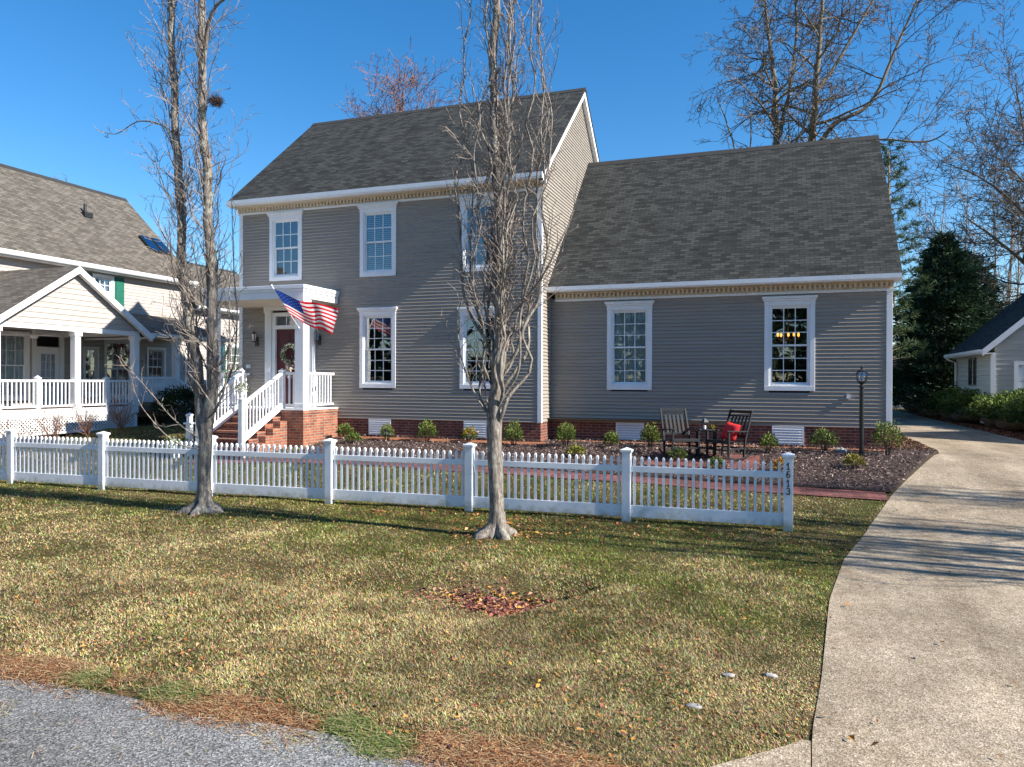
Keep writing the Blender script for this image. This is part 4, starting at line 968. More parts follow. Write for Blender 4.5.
bare_tree('bare_tree', 'tall bare tree with a straight trunk and long right hand limbs above the wing roof', G_, (6.45, 16, .6), 21, .3, BIG,
    [([(0, 0, 0), (0, 0, 9), (.15, 0, 12.4), (.3, 0, 15), (.45, 0, 17.5), (.4, 0, 21)], .21, .015), ([(.05, 0, 10.6), (.9, 0, 11.9), (2.2, .1, 12.6), (3.1, .2, 14.6), (3.9, .2, 16.6)], .11, .03), ([(.1, 0, 13.2), (1.0, .4, 14.5), (2.3, .6, 16.8), (3.2, .7, 18.2)], .08, .02),
     ([(.0, 0, 10.2), (.8, -.4, 10.8), (2.4, -.7, 10.9), (4., -.9, 10.6), (4.8, -1, 10.9)], .07, .02)], M['bark_far'], M['twig_far'], 2.4, 2., 4.8, .45, (62, 14))
bare_tree('bare_tree', 'slender bare tree left of the two tall trees above the wing ridge', G_, (4.2, 15, .6), 14, .1, BIG, [([(0, 0, 0), (0, 0, 8), (-.05, 0, 12.4)], .07, .02), ([(0, 0, 8), (-.5, 0, 10.5), (-1.3, 0, 13)], .05, .02)], M['bark_far'], M['twig_far'], 1.1, .8, 2., .6)
bare_tree('bare_tree', 'large grey bare oak with sweeping limbs at the right edge above the garage', G_, (17.2, 20, .6), 18, .3, BIG,
    [([(0, 0, 0), (-.2, 0, 4), (-.9, 0, 7), (-1.6, 0, 9), (-2.2, 0, 11.5), (-2.6, 0, 14.5)], .24, .012), ([(-.3, 0, 4.5), (-1.8, -.2, 6.0), (-3.4, -.3, 7.6), (-4.6, -.4, 8.6)], .12, .02), ([(-.9, 0, 7), (.4, .2, 9.5), (.6, .3, 13), (.2, .4, 16)], .12, .012), ([(-.1, 0, 3), (.9, .2, 6), (1.8, .3, 11)], .14, .012), ([(-.5, 0, 5.5), (-1.6, .3, 8), (-3.6, .4, 10.2), (-5.2, .5, 11.2)], .10, .012)], M['bark_far'], M['twig_far'], 2.8, 2.6, 6.0, .22, (60, 14))
UPR = dict(BIG); UPR['trop'] = [.08, .08, .05, .03]; UPR['max'] = 3
bare_tree('bare_tree', 'small bare tree with reddish upswept branches behind the main roof', G_, (-11.3, 14, .6), 16, .2, UPR, [([(0, 0, 0), (0, 0, 7), (.1, 0, 11), (.3, 0, 15.4)], .13, .010), ([(0, 0, 9), (-1, .1, 12), (-1.9, .2, 14.2)], .07, .008), ([(0, 0, 9), (1., .1, 12), (1.8, .2, 14.4)], .07, .008), ([(0, 0, 10), (-.5, .1, 12.5), (-.8, .2, 15)], .05, .008), ([(0, 0, 10), (.6, .1, 12.5), (1., .2, 15)], .05, .008)], M['twig_red'], M['twig_red'], 6.0, 1.4, 3.4, .42, (44, 12))
bare_tree('bare_tree', 'bare treetop just showing above the neighbouring brown roof', G_, (-23.6, 6.9, .6), 10.5, .2, UPR, [([(0, 0, 0), (0, 0, 6), (.1, 0, 10.0)], .16, .03)], M['bark_far'], M['twig_far'], 2.2, 1, 2.6, .35, (45, 10))
WD = dict(step=[.6, .5, .3], wig=[.12, .16, .22], trop=[.08, .06, .04], start=[.1, .12, 1], dens=[3.6, 4.6, 0], ratio=[.5, .5, .4], ang=[(42, 10), (45, 14), (45, 10)], rr=[.6, .6, .6], rmin=.011, cut=.05, max=2, maxlen=[2.6, 1.1, .7])
WG = 'pale bare woodland trees behind the right garage'
woods = [(15.2, 36.5, 13.5), (16.4, 38.5, 15.), (17.9, 38., 14.5), (19.4, 40., 16.), (20.6, 38., 13.), (14.2, 40., 11.), (18.6, 35., 12.), (16.3, 33.5, 10.5), (21.5, 36, 13), (13.3, 43., 12.5), (17.0, 30.5, 9.5), (19.8, 32.5, 11)]
wl_ = ['nearest the dark evergreen', 'with a tall crown right of the dark evergreen', 'behind the roof slope of the garage', 'tallest at the right edge', 'low crowned at the right edge', 'half hidden by the dark evergreen', 'in front of the taller ones', 'short one beside the dark evergreen', 'farthest right', 'faint one left of the dark evergreen', 'short one just over the garage eave', 'leaning over the garage ridge']
protos = []
for k, (x, y, h) in enumerate(woods):
    lab = 'pale bare woodland tree '+wl_[k]
    if k < 3:
        o = bare_tree('bare_tree', lab, WG, (x, y, .6), h, .2, WD, [([(0, 0, 0), (.1, 0, h*.35), (random.uniform(-.5, .5), 0, h*.7), (random.uniform(-.6, .6), 0, h)], .13, .012)], M['twig_pale'], M['twig_pale'], 1.9, 1.5, 3.5, .2, (38, 12))
        protos.append((o, h))
    else:
        src, h0 = protos[k % 3]; o = src.copy(); col.objects.link(o); o.location = (x, y, .6); o['label'] = lab; o['group'] = WG
        o.rotation_euler = (0, 0, k*1.3); o.scale = (h/h0,)*3
        for ch in list(src.children): c = ch.copy(); col.objects.link(c); c.parent = o

# ------------------------------------------------------------------ foliage
def leaves(P, D, L, W, colr, jit=.5):
    """quads at points P with main direction D (n,3), length L, width W"""
    n = len(P); D = D+rng.normal(0, jit, (n, 3)); D /= np.linalg.norm(D, axis=1)[:, None]
    s = np.cross(D, rng.normal(0, 1, (n, 3))); s /= np.linalg.norm(s, axis=1)[:, None]
    L = np.broadcast_to(np.asarray(L, float), (n,))[:, None]; W = np.broadcast_to(np.asarray(W, float), (n,))[:, None]
    V = np.stack([P, P+D*L*.5+s*W*.5, P+D*L, P+D*L*.5-s*W*.5], 1).reshape(-1, 3)
    F = np.arange(n*4).reshape(n, 4); C = np.repeat(colr, 4, 0)
    return V, F, C
def lcol(n, a, b, v=.25):
    t = rng.random((n, 1)); return (np.array(a)*(1-t)+np.array(b)*t)*(1+rng.normal(0, v, (n, 1)).clip(-.6, .8))
def shrub(name, label, group, c, r, n, ca, cb, leaf=(.05, .03), cat='shrub', core=(.012, .017, .008), stems=True, top=None):
    x, y = c; z0 = Z(x, y); o = thing(name, label, cat, (x, y, z0), group)
    d = rng.normal(0, 1, (n, 3)); d /= np.linalg.norm(d, axis=1)[:, None]; d[:, 2] = np.abs(d[:, 2])*1.0-.25*(rng.random(n) < .3)
    nn = np.array([mnoise.noise(Vector((a*2.4+x*3, b_*2.4+y, c_*2.4))) for a, b_, c_ in d]); rad = (.60+.46*rng.random(n)**.6)*(1+.42*nn)
    P = np.array([x, y, z0+r[2]*.45])+d*rad[:, None]*np.array([r[0], r[1], r[2]*.6]); P[:, 2] = np.maximum(P[:, 2], z0+.03)
    C = lcol(n, ca, cb)
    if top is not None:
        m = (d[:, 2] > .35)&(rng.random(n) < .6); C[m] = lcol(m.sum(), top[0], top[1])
    V, F, C = leaves(P, d+np.array([0, 0, .5]), leaf[0]*(.7+.6*rng.random(n)), leaf[1], C)
    np_mesh('foliage', V, F, M['leafattr'], o, colors=C)
    s = []
    for k in range(14):
        a = random.uniform(0, 6.28); q = random.uniform(.2, .75)
        s.append((Vector((x+.03*math.cos(a), y+.03*math.sin(a), z0)), Vector((x+r[0]*q*math.cos(a), y+r[1]*q*math.sin(a), z0+r[2]*random.uniform(.5, .9))), .008, .003))
    seg_mesh('stem', s, M['brown'], o, 3)
    return o
ORD = ['first', 'second', 'third', 'fourth', 'fifth', 'sixth', 'seventh', 'eighth', 'ninth', 'tenth', 'eleventh']
SG = 'small round foundation shrubs in the mulch bed'
fs = [(-5.02, -.42), (-3.78, -.50), (-2.72, -.45), (-1.65, -.38), (-.42, -.72), (.76, -.55), (1.77, -.42), (2.62, -.35), (5.06, -.45), (6.12, -.20), (7.28, -.25)]
near = ['beside the brick porch landing', 'left of the first foundation vent', 'right of the first foundation vent', 'under the window behind the street tree', 'at the corner of the main house', 'first one along the wing wall', 'below the left wing window vent', 'behind the left rocking chair', 'right of the rocking chairs', 'left of the lamp post', 'at the right end of the wing wall']
for k, (x, y) in enumerate(fs):
    big = (1.25 if k in (9, 10) else 1.)*[.95, .8, 1.1, .9, 1.05, 1.15, .85, 1., .9, 1., 1.05][k]
    yel = k in (3,)
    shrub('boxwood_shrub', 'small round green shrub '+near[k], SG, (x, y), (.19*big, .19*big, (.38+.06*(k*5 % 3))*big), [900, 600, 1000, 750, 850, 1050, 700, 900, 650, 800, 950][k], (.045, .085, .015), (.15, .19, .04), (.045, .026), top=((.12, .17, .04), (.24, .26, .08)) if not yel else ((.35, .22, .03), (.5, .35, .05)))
for k, (x, y, lab, cc) in enumerate([(6.58, -1.55, 'low golden green shrub in the mulch in front of the lamp post', ((.10, .12, .02), (.33, .26, .06))), (5.32, -2.1, 'small orange leaved shrub behind the numbered fence post', ((.30, .14, .02), (.5, .30, .04))),
        (-4.45, -.95, 'low sprawling green plant near the first foundation vent', ((.05, .10, .02), (.14, .2, .04))), (3.35, -1.55, 'low green plant in front of the left rocking chair', ((.05, .09, .02), (.16, .2, .05))), (4.15, -2.2, 'low green plant in front of the right rocking chair', ((.05, .09, .02), (.16, .2, .05))), (1.25, -1.5, 'low yellow green plant in the mulch behind the fence', ((.08, .10, .02), (.3, .28, .05)))]):
    shrub('low_shrub', lab, 'low plants in the mulch bed', (x, y), (.17, .17, .26), 500, cc[0], cc[1], (.045, .024))
HG = 'clipped rounded hedge shrubs along the driveway'
hd = [(12.6, 5.6), (12.45, 7.6), (12.35, 9.6), (12.2, 11.8-1.2), (11.95, 13.2), (11.9, 15.6), (11.9, 18.2), (11.9, 21.), (11.9, 24.2)]
hl = ['nearest and largest at the right edge', 'second from the right edge', 'third from the right edge', 'in front of the garage corner', 'in front of the garage side wall', 'below the narrow garage windows', 'at the far garage corner', 'beyond the garage', 'last one before the white fence']
for k, (x, y) in enumerate(hd):
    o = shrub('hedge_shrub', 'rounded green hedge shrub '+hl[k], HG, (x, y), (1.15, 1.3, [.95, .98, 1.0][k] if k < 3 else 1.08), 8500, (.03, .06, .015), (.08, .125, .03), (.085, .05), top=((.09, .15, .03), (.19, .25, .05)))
    t = MB(); t.smooth = True; t.blob((x, y, Z(x, y)+.36), (.85, .98, .42), 14, 9, .4, k*3.); t.build('branch_mass', M['brown'], o)
shrub('shrub', 'dark broad leaved shrub at the far end of the driveway', 'far shrubs', (10.9, 26.5), (1.25, 1.0, 1.7), 5000, (.012, .024, .010), (.04, .06, .025), (.13, .07))
shrub('shrub', 'small open evergreen in front of the far white fence', 'far shrubs', (13.6, 27.5), (.7, .6, 1.9), 900, (.012, .022, .010), (.03, .05, .02), (.16, .08))
shrub('shrub', 'dark green mounded shrub beside the neighbouring porch steps', 'shrubs in front of the neighbouring porch', (-11.3, 1.0), (1.0, .9, 1.15), 5500, (.010, .022, .008), (.035, .055, .018), (.07, .04))
shrub('shrub', 'low dark green shrub left of the stairs behind the fence', 'shrubs in front of the neighbouring porch', (-9.7, .3), (.8, .7, .8), 3500, (.010, .022, .008), (.035, .055, .018), (.07, .04))
BS = dict(step=[.12, .1, .08], wig=[.12, .16, .2], trop=[.05, .04, .02], start=[.1, .1, 1], dens=[5, 6, 0], ratio=[.5, .5, .4], ang=[(30, 10), (32, 12), (30, 10)], rr=[.7, .7, .7], rmin=.004, cut=.02, max=2, maxlen=[.5, .3, .2])
for k, (x, y, lab) in enumerate([(-12.7, -3.4, 'at the left edge'), (-12.6, -2.4, 'left of the middle porch post'), (-12.6, -1.3, 'by the middle porch post'), (-12.5, -.3, 'right of the middle porch post')]):
    o = thing('bare_shrub', 'bare reddish brown shrub before the neighbouring porch lattice '+lab, 'shrub', (x, y, Z(x, y)), 'bare shrubs before the neighbouring porch'); S = [[], []]
    for _ in range(22):
        a = random.uniform(0, 6.28); d = Vector((math.cos(a)*random.uniform(.1, .8), math.sin(a)*random.uniform(.1, .8), 1)).normalized(); grow(S, (x, y, Z(x, y)), d, random.uniform(.5, 1.0), .008, 0, BS)
    seg_mesh('twigs', S[0]+S[1], M['twig_red'], o, 3)
# evergreens
def conifer(label, loc, h, rad, n_br, per, ca, cb, leaf, droop=.1, start=.05, power=.8, name='evergreen_tree', tufts=False, trunk_r=.16, seed=0, group=None):
    x, y, z0 = loc; o = thing(name, label, 'tree', loc, group)
    t = MB(); t.smooth = True; t.tube([(x, y, z0), (x, y, z0+h*.5), (x, y, z0+h*.97)], [trunk_r, trunk_r*.6, .02], 8); t.build('trunk', M['bark_far'], o)
    P = []; D = []; S = []
    for i in range(n_br):
        f = start+(1-start)*(i/n_br); zz = z0+h*f; a = i*2.399+random.uniform(-.3, .3); L = rad*(1-f)**power*random.uniform(.62, 1.18)+.12
        up = random.uniform(-.05, .35); prev = Vector((x, y, zz)); ps = [prev]
        for k in range(6):
            s = (k+1)/6; ps.append(Vector((x+math.cos(a)*L*s, y+math.sin(a)*L*s, zz+L*s*up-droop*L*s*s+.12*L*s*s)))
        for k in range(6): S.append((ps[k], ps[k+1], .03*(1-k/7), .03*(1-(k+1)/7)))
        m = max(4, int(per*L/rad))
        for _ in range(m):
            s = random.uniform(.15, 1.)**.7; k = min(5, int(s*6)); p = ps[k].lerp(ps[k+1], s*6-k if s < 1 else 1)
            w_ = .26*L*(1-s*.6)
            if tufts: w_ *= .5
            off = Vector((-math.sin(a), math.cos(a), 0))*random.gauss(0, w_)+UP*random.gauss(-.02, .06*rad/2)
            P.append(p+off); D.append((math.cos(a)+off.x*1.5, math.sin(a)+off.y*1.5, .15+(.6 if tufts else 0)))
    seg_mesh('limbs', S, M['bark_far'], o, 3)
    P = np.array([[*p] for p in P]); D = np.array(D)
    if tufts:
        P = np.repeat(P, 9, 0); D = np.repeat(D, 9, 0)
    C = lcol(len(P), ca, cb, .3); V, F, C = leaves(P, D, leaf[0]*(.7+.6*rng.random(len(P))), leaf[1], C, .9 if tufts else .45)
    np_mesh('crown', V, F, M['leafattr'], o, colors=C); return o
conifer('large dark green spreading evergreen between the wing and the right garage', (11.75, 18.6, .6), 7.7, 2.75, 330, 210, (.022, .045, .026), (.075, .125, .055), (.26, .06), .22, .06, .75)
conifer('dark evergreen mass behind the large evergreen, lower and wider', (13.6, 24., .6), 7.6, 3.2, 220, 170, (.016, .036, .020), (.06, .10, .046), (.30, .08), .2, .1, .6)
conifer('tall narrow pine with tufted needles behind the wing right end', (9.15, 14.5, .6), 10.6, 1.45, 80, 26, (.035, .07, .025), (.10, .14, .06), (.20, .022), .05, .22, .45, 'pine_tree', True)

proto = None  # invented tree row out of view, added so the window panes reflect something dark
for k in range(11):
    x = -52+k*11.5+random.uniform(-2, 2); yy = -52+random.uniform(-4, 4)
    lab = 'unseen dark evergreen added across the street to darken the window reflections, '+ORD[k]+' of the row'
    if k == 0: proto = conifer(lab, (x, yy, -.1), 13, 6.5, 120, 60, (.012, .028, .016), (.045, .080, .036), (.9, .35), .2, .02, .6, group='unseen evergreens added across the street for the window reflections')
    else:
        o = proto.copy(); col.objects.link(o); o.location = (x, yy, -.1); o.rotation_euler = (0, 0, k); o.scale = (1, 1, random.uniform(.8, 1.25)); o['label'] = lab
        for ch in list(proto.children): c = ch.copy(); col.objects.link(c); c.parent = o
# ------------------------------------------------------------------ things on the lot
def rocking_chair(label, loc, rz, mat):
    o = thing('rocking_chair', label, 'chair', loc, 'rocking chairs on the brick patio', rz)
    B = lambda t, nm, **k: t.build(nm, mat, o, local=True, bevel=.004, **k)
    w = .29; o.scale = (.95, .95, .88)
    for s in (-1, 1):
        t = MB(); pts = []
        for k in range(11):
            yy = -.42+k*.092; pts.append((s*w, yy, .02+.13*((yy-.02)/.5)**2))
        for a, b_ in zip(pts[:-1], pts[1:]): t.bar(a, b_, .03, .04)
        B(t, 'rocker')
        t = MB(); t.box(s*w-.02, s*w+.02, -.28, -.24, .06, .64); B(t, 'leg')
        t = MB(); t.bar((s*w, .20, .05), (s*w, .24, .45), .04, .04); t.bar((s*w, .24, .45), (s*w*.98, .46, 1.10), .038, .042); B(t, 'leg')
        t = MB(); t.bar((s*w, -.34, .655), (s*w, .30, .625), .075, .025); B(t, 'armrest')
    t = MB()
    for k in range(9): t.bar((-w+.0, -.25+k*.055, .43-k*.008), (w, -.25+k*.055, .43-k*.008), .045, .018)
    t.bar((-w, -.27, .40), (w, -.27, .40), .03, .06); B(t, 'seat')
    t = MB(); t.bar((-w, .445, 1.06), (w, .445, 1.06), .022, .07); t.bar((-w, .42, .965), (w, .42, .965), .02, .035); t.bar((-w, .26, .52), (w, .26, .52), .02, .05)
    for k in range(5):
        x = (k-2)*.092; t.bar((x, .262, .53), (x, .422, .965), .055, .014)
    B(t, 'backrest')
    t = MB(); t.bar((-w, -.26, .22), (w, -.26, .22), .022, .03); t.bar((-w, .21, .25), (w, .21, .25), .022, .03)
    for s in (-1, 1): t.bar((s*w, -.26, .25), (s*w, .21, .25), .022, .03)
    B(t, 'stretcher')
    return o
c1z = Z(3.35, -.95)+.05
rocking_chair('slate grey slatted rocking chair, left of the small black table', (3.38, -1.25, Z(3.3, -1.25)+.05), R(30), M['greywood'])
RC = rocking_chair('black slatted rocking chair holding a red cushion', (4.27, -1.25, Z(4.4, -1.25)+.05), R(-38), M['blackwood'])
# cushion
t = MB(); t.smooth = True; n = 12; vs = []; fs_ = []
for sgn in (1, -1):
    for i in range(n+1):
        for j in range(n+1):
            a, b_ = i/n*2-1, j/n*2-1; th = .085*max(0, (1-a**4)*(1-b_**4))**.6; pin = 1-.10*(1-abs(a*b_))*.6
            vs.append((a*.21*pin, sgn*th, b_*.21*pin))
q = (n+1)**2
for s in (0, 1):
    for i in range(n):
        for j in range(n): k = s*q+i*(n+1)+j; fs_.append((k, k+1, k+n+2, k+n+1) if s else (k, k+n+1, k+n+2, k+1))
cu = Matrix.Translation(RC.location) @ Matrix.Rotation(R(-38), 4, 'Z') @ Matrix.Translation((.06, .05, .545)) @ Matrix.Scale(.88, 4) @ Matrix.Rotation(R(10), 4, 'Y') @ Matrix.Rotation(R(-22), 4, 'X')
t.add([tuple(cu @ Vector(v)) for v in vs], fs_)
o = t.build('cushion', M['red'], None, label='red square cushion leaning on the back of the black rocking chair', cat='cushion')
# table and lantern
tz = Z(3.9, -1.1)+.05
TB = thing('side_table', 'small black slatted side table between the rocking chairs', 'table', (3.86, -1.05, tz))
t = MB()
for k in range(5): t.box(3.66+k*.082, 3.66+k*.082+.072, -1.25, -.85, tz+.50, tz+.52)
t.build('tabletop', M['blackwood'], TB)
for sx in (3.69, 4.03):
    for sy in (-1.22, -.88): t = MB(); t.box(sx-.022, sx+.022, sy-.022, sy+.022, tz, tz+.50); t.build('leg', M['blackwood'], TB)
t = MB(); t.box(3.69, 4.03, -1.22, -.88, tz+.16, tz+.175); t.build('shelf', M['blackwood'], TB)
LN = thing('lantern', 'small grey metal lantern with a pale candle on the side table', 'lantern', (3.83, -1.05, tz+.52))
t = MB(); z = tz+.522; x, y = 3.83, -1.05
t.box(x-.06, x+.06, y-.06, y+.06, z, z+.015)
for a in (-.055, .055):
    for b_ in (-.055, .055): t.box(x+a-.005, x+a+.005, y+b_-.005, y+b_+.005, z+.015, z+.17)
t.lathe(x, y, [(z+.17, .085), (z+.21, .05), (z+.24, .02), (z+.25, .012)], 4); t.tube([(x-.03, y, z+.245), (x-.03, y, z+.28), (x, y, z+.30), (x+.03, y, z+.28), (x+.03, y, z+.245)], .004, 5)
t.build('frame', M['metal'], LN); t = MB(); t.lathe(x, y, [(z+.016, .028), (z+.10, .028)], 12); t.build('candle', M['white'], LN)
CP = thing('candle_jar', 'small yellow flower pot beside the lantern on the side table', 'flower pot', (3.99, -1.08, tz+.52)); t = MB(); t.lathe(3.99, -1.08, [(tz+.522, .025), (tz+.57, .035)], 10); t.build('pot', M['metal'], CP)
P = np.array([3.99, -1.08, tz+.60])+rng.normal(0, .022, (60, 3)); V, F, C = leaves(P, rng.normal(0, 1, (60, 3)), .03, .02, lcol(60, (.5, .35, .03), (.2, .25, .04))); np_mesh('flowers', V, F, M['leafattr'], CP, colors=C)
# lamp post
lx, ly = 6.80, -.42; lz = Z(lx, ly); LP = thing('lamp_post', 'black lamp post with a caged glass lantern in the mulch bed by the wing', 'lamp post', (lx, ly, lz))
t = MB(); t.lathe(lx, ly, [(lz-.05, .045), (lz+1.38, .042), (lz+1.385, .058), (lz+1.41, .058), (lz+1.42, .035), (lz+1.45, .03)], 12); t.build('post', M['black'], LP)
t = MB(); b0 = lz+1.45; t.lathe(lx, ly, [(b0, .03), (b0+.02, .065), (b0+.035, .065)], 6)
for k in range(6):
    a = k*math.pi/3+.3; t.tube([(lx+.06*math.cos(a), ly+.06*math.sin(a), b0+.03), (lx+.095*math.cos(a), ly+.095*math.sin(a), b0+.08), (lx+.105*math.cos(a), ly+.105*math.sin(a), b0+.24), (lx+.06*math.cos(a), ly+.06*math.sin(a), b0+.27)], .006, 5)
t.lathe(lx, ly, [(b0+.035, .062), (b0+.036, .05)], 12); t.lathe(lx, ly, [(b0+.262, .085), (b0+.285, .055), (b0+.31, .02), (b0+.34, .026), (b0+.36, .008), (b0+.40, .003)], 10)
lh = t.build('lantern_cage', M['black'], LP); t = MB(); t.smooth = True; t.lathe(lx, ly, [(b0+.036, .05), (b0+.08, .08), (b0+.24, .09), (b0+.261, .05)], 12); t.build('lantern_glass', M['glass'], lh)
# flag
FL = thing('flag', 'national flag with stars and stripes on a white pole at the porch column', 'flag', (-5.66, -1.42, 3.33))
br = Vector((-5.63, -1.44, 3.31)); tip = Vector((-5.71, -2.42, 4.27))
t = MB(); t.smooth = True; t.tube([br, br.lerp(tip, .5), tip], .011, 8); t.blob(tuple(tip), (.024, .024, .024), 8, 6, 0); pole = t.build('pole', M['white'], FL)
t = MB(); t.box(-5.67, -5.59, -1.425, -1.413, 3.23, 3.36); t.bar((-5.63, -1.42, 3.30), tuple(br.lerp(tip, .07)), .035, .035); t.build('bracket', M['white'], FL)
TL = br.lerp(tip, .94); BL = br.lerp(tip, .36); TR = Vector((-4.30, -1.98, 3.80)); BR = Vector((-4.36, -1.86, 3.18))
def fpt(s, w, off=0.):
    p = TL.lerp(TR, s).lerp(BL.lerp(BR, s), w)
    a = s**.8
    p += Vector((.0, -1, .25))*(.10*a*math.sin(s*12-w*2.6)+.05*a*math.sin(s*5+w*5))
    p += Vector((0, 0, 1))*(-.10*math.sin(s*math.pi)*(1-w*.5)+.03*math.sin(s*9+1.)*a); p += Vector((-.12*w*w*s, 0, 0))
    return p+Vector((0, -1, 0))*off
t = MB(); t.smooth = True; nsx, nsy = 60, 39
idx = lambda i, j: i*(nsy+1)+j
vs = [fpt(i/nsx, j/nsy) for i in range(nsx+1) for j in range(nsy+1)]
n0 = len(t.v); t.v += [tuple(v) for v in vs]
for i in range(nsx):
    for j in range(nsy):
        st = j//3; m_ = 0 if st % 2 == 0 else 1
        if i/nsx < .4 and st < 7: m_ = 2
        t.f.append([idx(i, j), idx(i+1, j), idx(i+1, j+1), idx(i, j+1)]); t.mi.append(m_); t.sm.append(True)
cloth = t.build('cloth', [M['flagred'], M['flagwhite'], M['flagblue']], FL)
t = MB()
for r_ in range(9):
    for c_ in range(11):
        if (r_+c_) % 2: continue
        s = .4*(c_+1)/12; w_ = (7/13)*(r_+1)/10
        for off in (.006, -.006):
            P5 = []
            for k in range(10):
                a = k*math.pi/5+math.pi/2; q = .012 if k % 2 == 0 else .005
                P5.append(fpt(s+q*math.cos(a)*.78, w_-q*math.sin(a)*1.5, off))
            t.add(P5, [tuple(range(10))])
t.build('stars', M['flagwhite'], cloth)
# wreaths
def wreath(label, c, r, side, ca, cb, n=500, white=.4):
    o = thing('wreath', label, 'wreath', c, None); a = rng.random(n)*6.283; b_ = rng.random(n)*6.283; rr = r+.26*r*np.cos(b_); h = .26*r*np.sin(b_)
    if side == 'front': P = np.stack([c[0]+rr*np.cos(a), c[1]-.03-np.abs(h), c[2]+rr*np.sin(a)], 1); D = np.stack([np.cos(a), -.8+0*a, np.sin(a)], 1)
    else: P = np.stack([c[0]+.03+np.abs(h), c[1]+rr*np.cos(a), c[2]+rr*np.sin(a)], 1); D = np.stack([.8+0*a, np.cos(a), np.sin(a)], 1)
    C = lcol(n, ca, cb); m = rng.random(n) < white; C[m] = lcol(m.sum(), (.6, .6, .55), (.8, .78, .7), .08)
    V, F, C = leaves(P, D, .07, .035, C); np_mesh('leaves', V, F, M['leafattr'], o, colors=C); return o
WR = wreath('green and white leafy wreath with a pale bow on the burgundy door', (-6.93, -.0, 2.80), .20, 'front', (.04, .09, .02), (.12, .18, .05))
P = np.array([-6.92, -.08, 2.45])+rng.normal(0, 1, (90, 3))*np.array([.06, .02, .12]); V, F, C = leaves(P, rng.normal(0, 1, (90, 3))+np.array([0, 0, -1.]), .10, .05, lcol(90, (.4, .33, .28), (.6, .52, .45), .1)); np_mesh('bow', V, F, M['leafattr'], WR, colors=C)
wreath('pink and green wreath hanging in the neighbouring porch window', (NX+.06, 3.2, 3.05), .22, 'east', (.05, .12, .05), (.6, .05, .12), 400, .15)
# flower planters
def planter(label, x, y, z, s=1.):
    o = thing('planter', label, 'planter', (x, y, z)); t = MB(); t.lathe(x, y, [(z, .07*s), (z+.02*s, .08*s), (z+.15*s, .115*s), (z+.17*s, .12*s)], 12); t.build('pot', M['white'], o)
    n = 260; d = rng.normal(0, 1, (n, 3)); P = np.array([x, y, z+.24*s])+d*np.array([.085, .085, .06])*s; C = lcol(n, (.06, .11, .03), (.14, .2, .06)); m = rng.random(n) < .45; C[m] = lcol(m.sum(), (.7, .72, .6), (.85, .85, .8), .06)
    V, F, C = leaves(P, d, .05*s, .04*s, C); np_mesh('flowers', V, F, M['leafattr'], o, colors=C); return o
planter('pot of white flowers at the foot of the stairs behind the left street tree', -7.95, -3.0, Z(-7.95, -3.0), 1.3)
planter('pot of white flowers on the top of the right stair newel post', xr, yb-.05, LZ-5*rh+1.155, .8)
# birdhouse style pedestal by the steps
PD = thing('pedestal', 'white pedestal lantern beside the stairs behind the left street tree', 'pedestal', (-7.75, -2.75, Z(-7.75, -2.75))); z = Z(-7.75, -2.75)
t = MB(); t.box(-7.81, -7.69, -2.81, -2.69, z, z+.75); t.build('post', M['white'], PD); t = MB(); t.box(-7.85, -7.65, -2.85, -2.65, z+.751, z+.79); t.lathe(-7.75, -2.75, [(z+.79, .07), (z+.93, .07), (z+.97, .10), (z+1.02, .01)], 8); t.build('cap', M['white'], PD)
# rock by the wall
t = MB(); t.smooth = True; t.blob((6.45, -.05, Z(6.45, -.05)+.04), (.14, .09, .07), 12, 8, .5, 4.); t.build('rock', M['stone'], None, label='pale rock in the mulch between the lamp post and the wing wall', cat='rock')
# stones at the driveway edge
for k, (x, y) in enumerate(((4.90, -11.15), (5.18, -11.05), (4.72, -11.75))):
    t = MB(); t.smooth = True; t.blob((x, y, Z(x, y)+.008), (.05, .03, .012), 12, 8, .5, k*2.); t.build('flat_stone', M['stone'], None, label=['flat grey stone in the lawn edge, left of its pair', 'flat grey stone nearest the driveway edge', 'flat grey stone closest to the street apron'][k], cat='stone')
# right neighbour house out of frame: throws the broad shadow on the driveway
RN = thing('house', 'grey neighbouring house beyond the hedge, right of the picture', 'house', (14.6, 6, .65)); w = MB()
clap(w, 'west', 14.8, 3.6, 8.4, .7, 5.4, (), e=.16, proud=.016, prof=lambda z: (3.6, 8.4) if z < 3.3 else (3.6+(z-3.3)*1.0, 8.4-(z-3.3)*1.0))
w.quad((14.8, 3.6, .5), (24, 3.6, .5), (24, 3.6, 3.3), (14.8, 3.6, 3.3)); w.quad((14.8, 8.4, .5), (24, 8.4, .5), (24, 8.4, 3.3), (14.8, 8.4, 3.3)); w.quad((24, 3.6, .5), (24, 8.4, .5), (24, 8.4, 3.3), (24, 3.6, 3.3))
w.build('siding', M['greysiding'], RN); slope_roof(RN, 'x', 3.3, 6.0, 3.25, 5.7, 14.5, 24.2, M['shingle'])

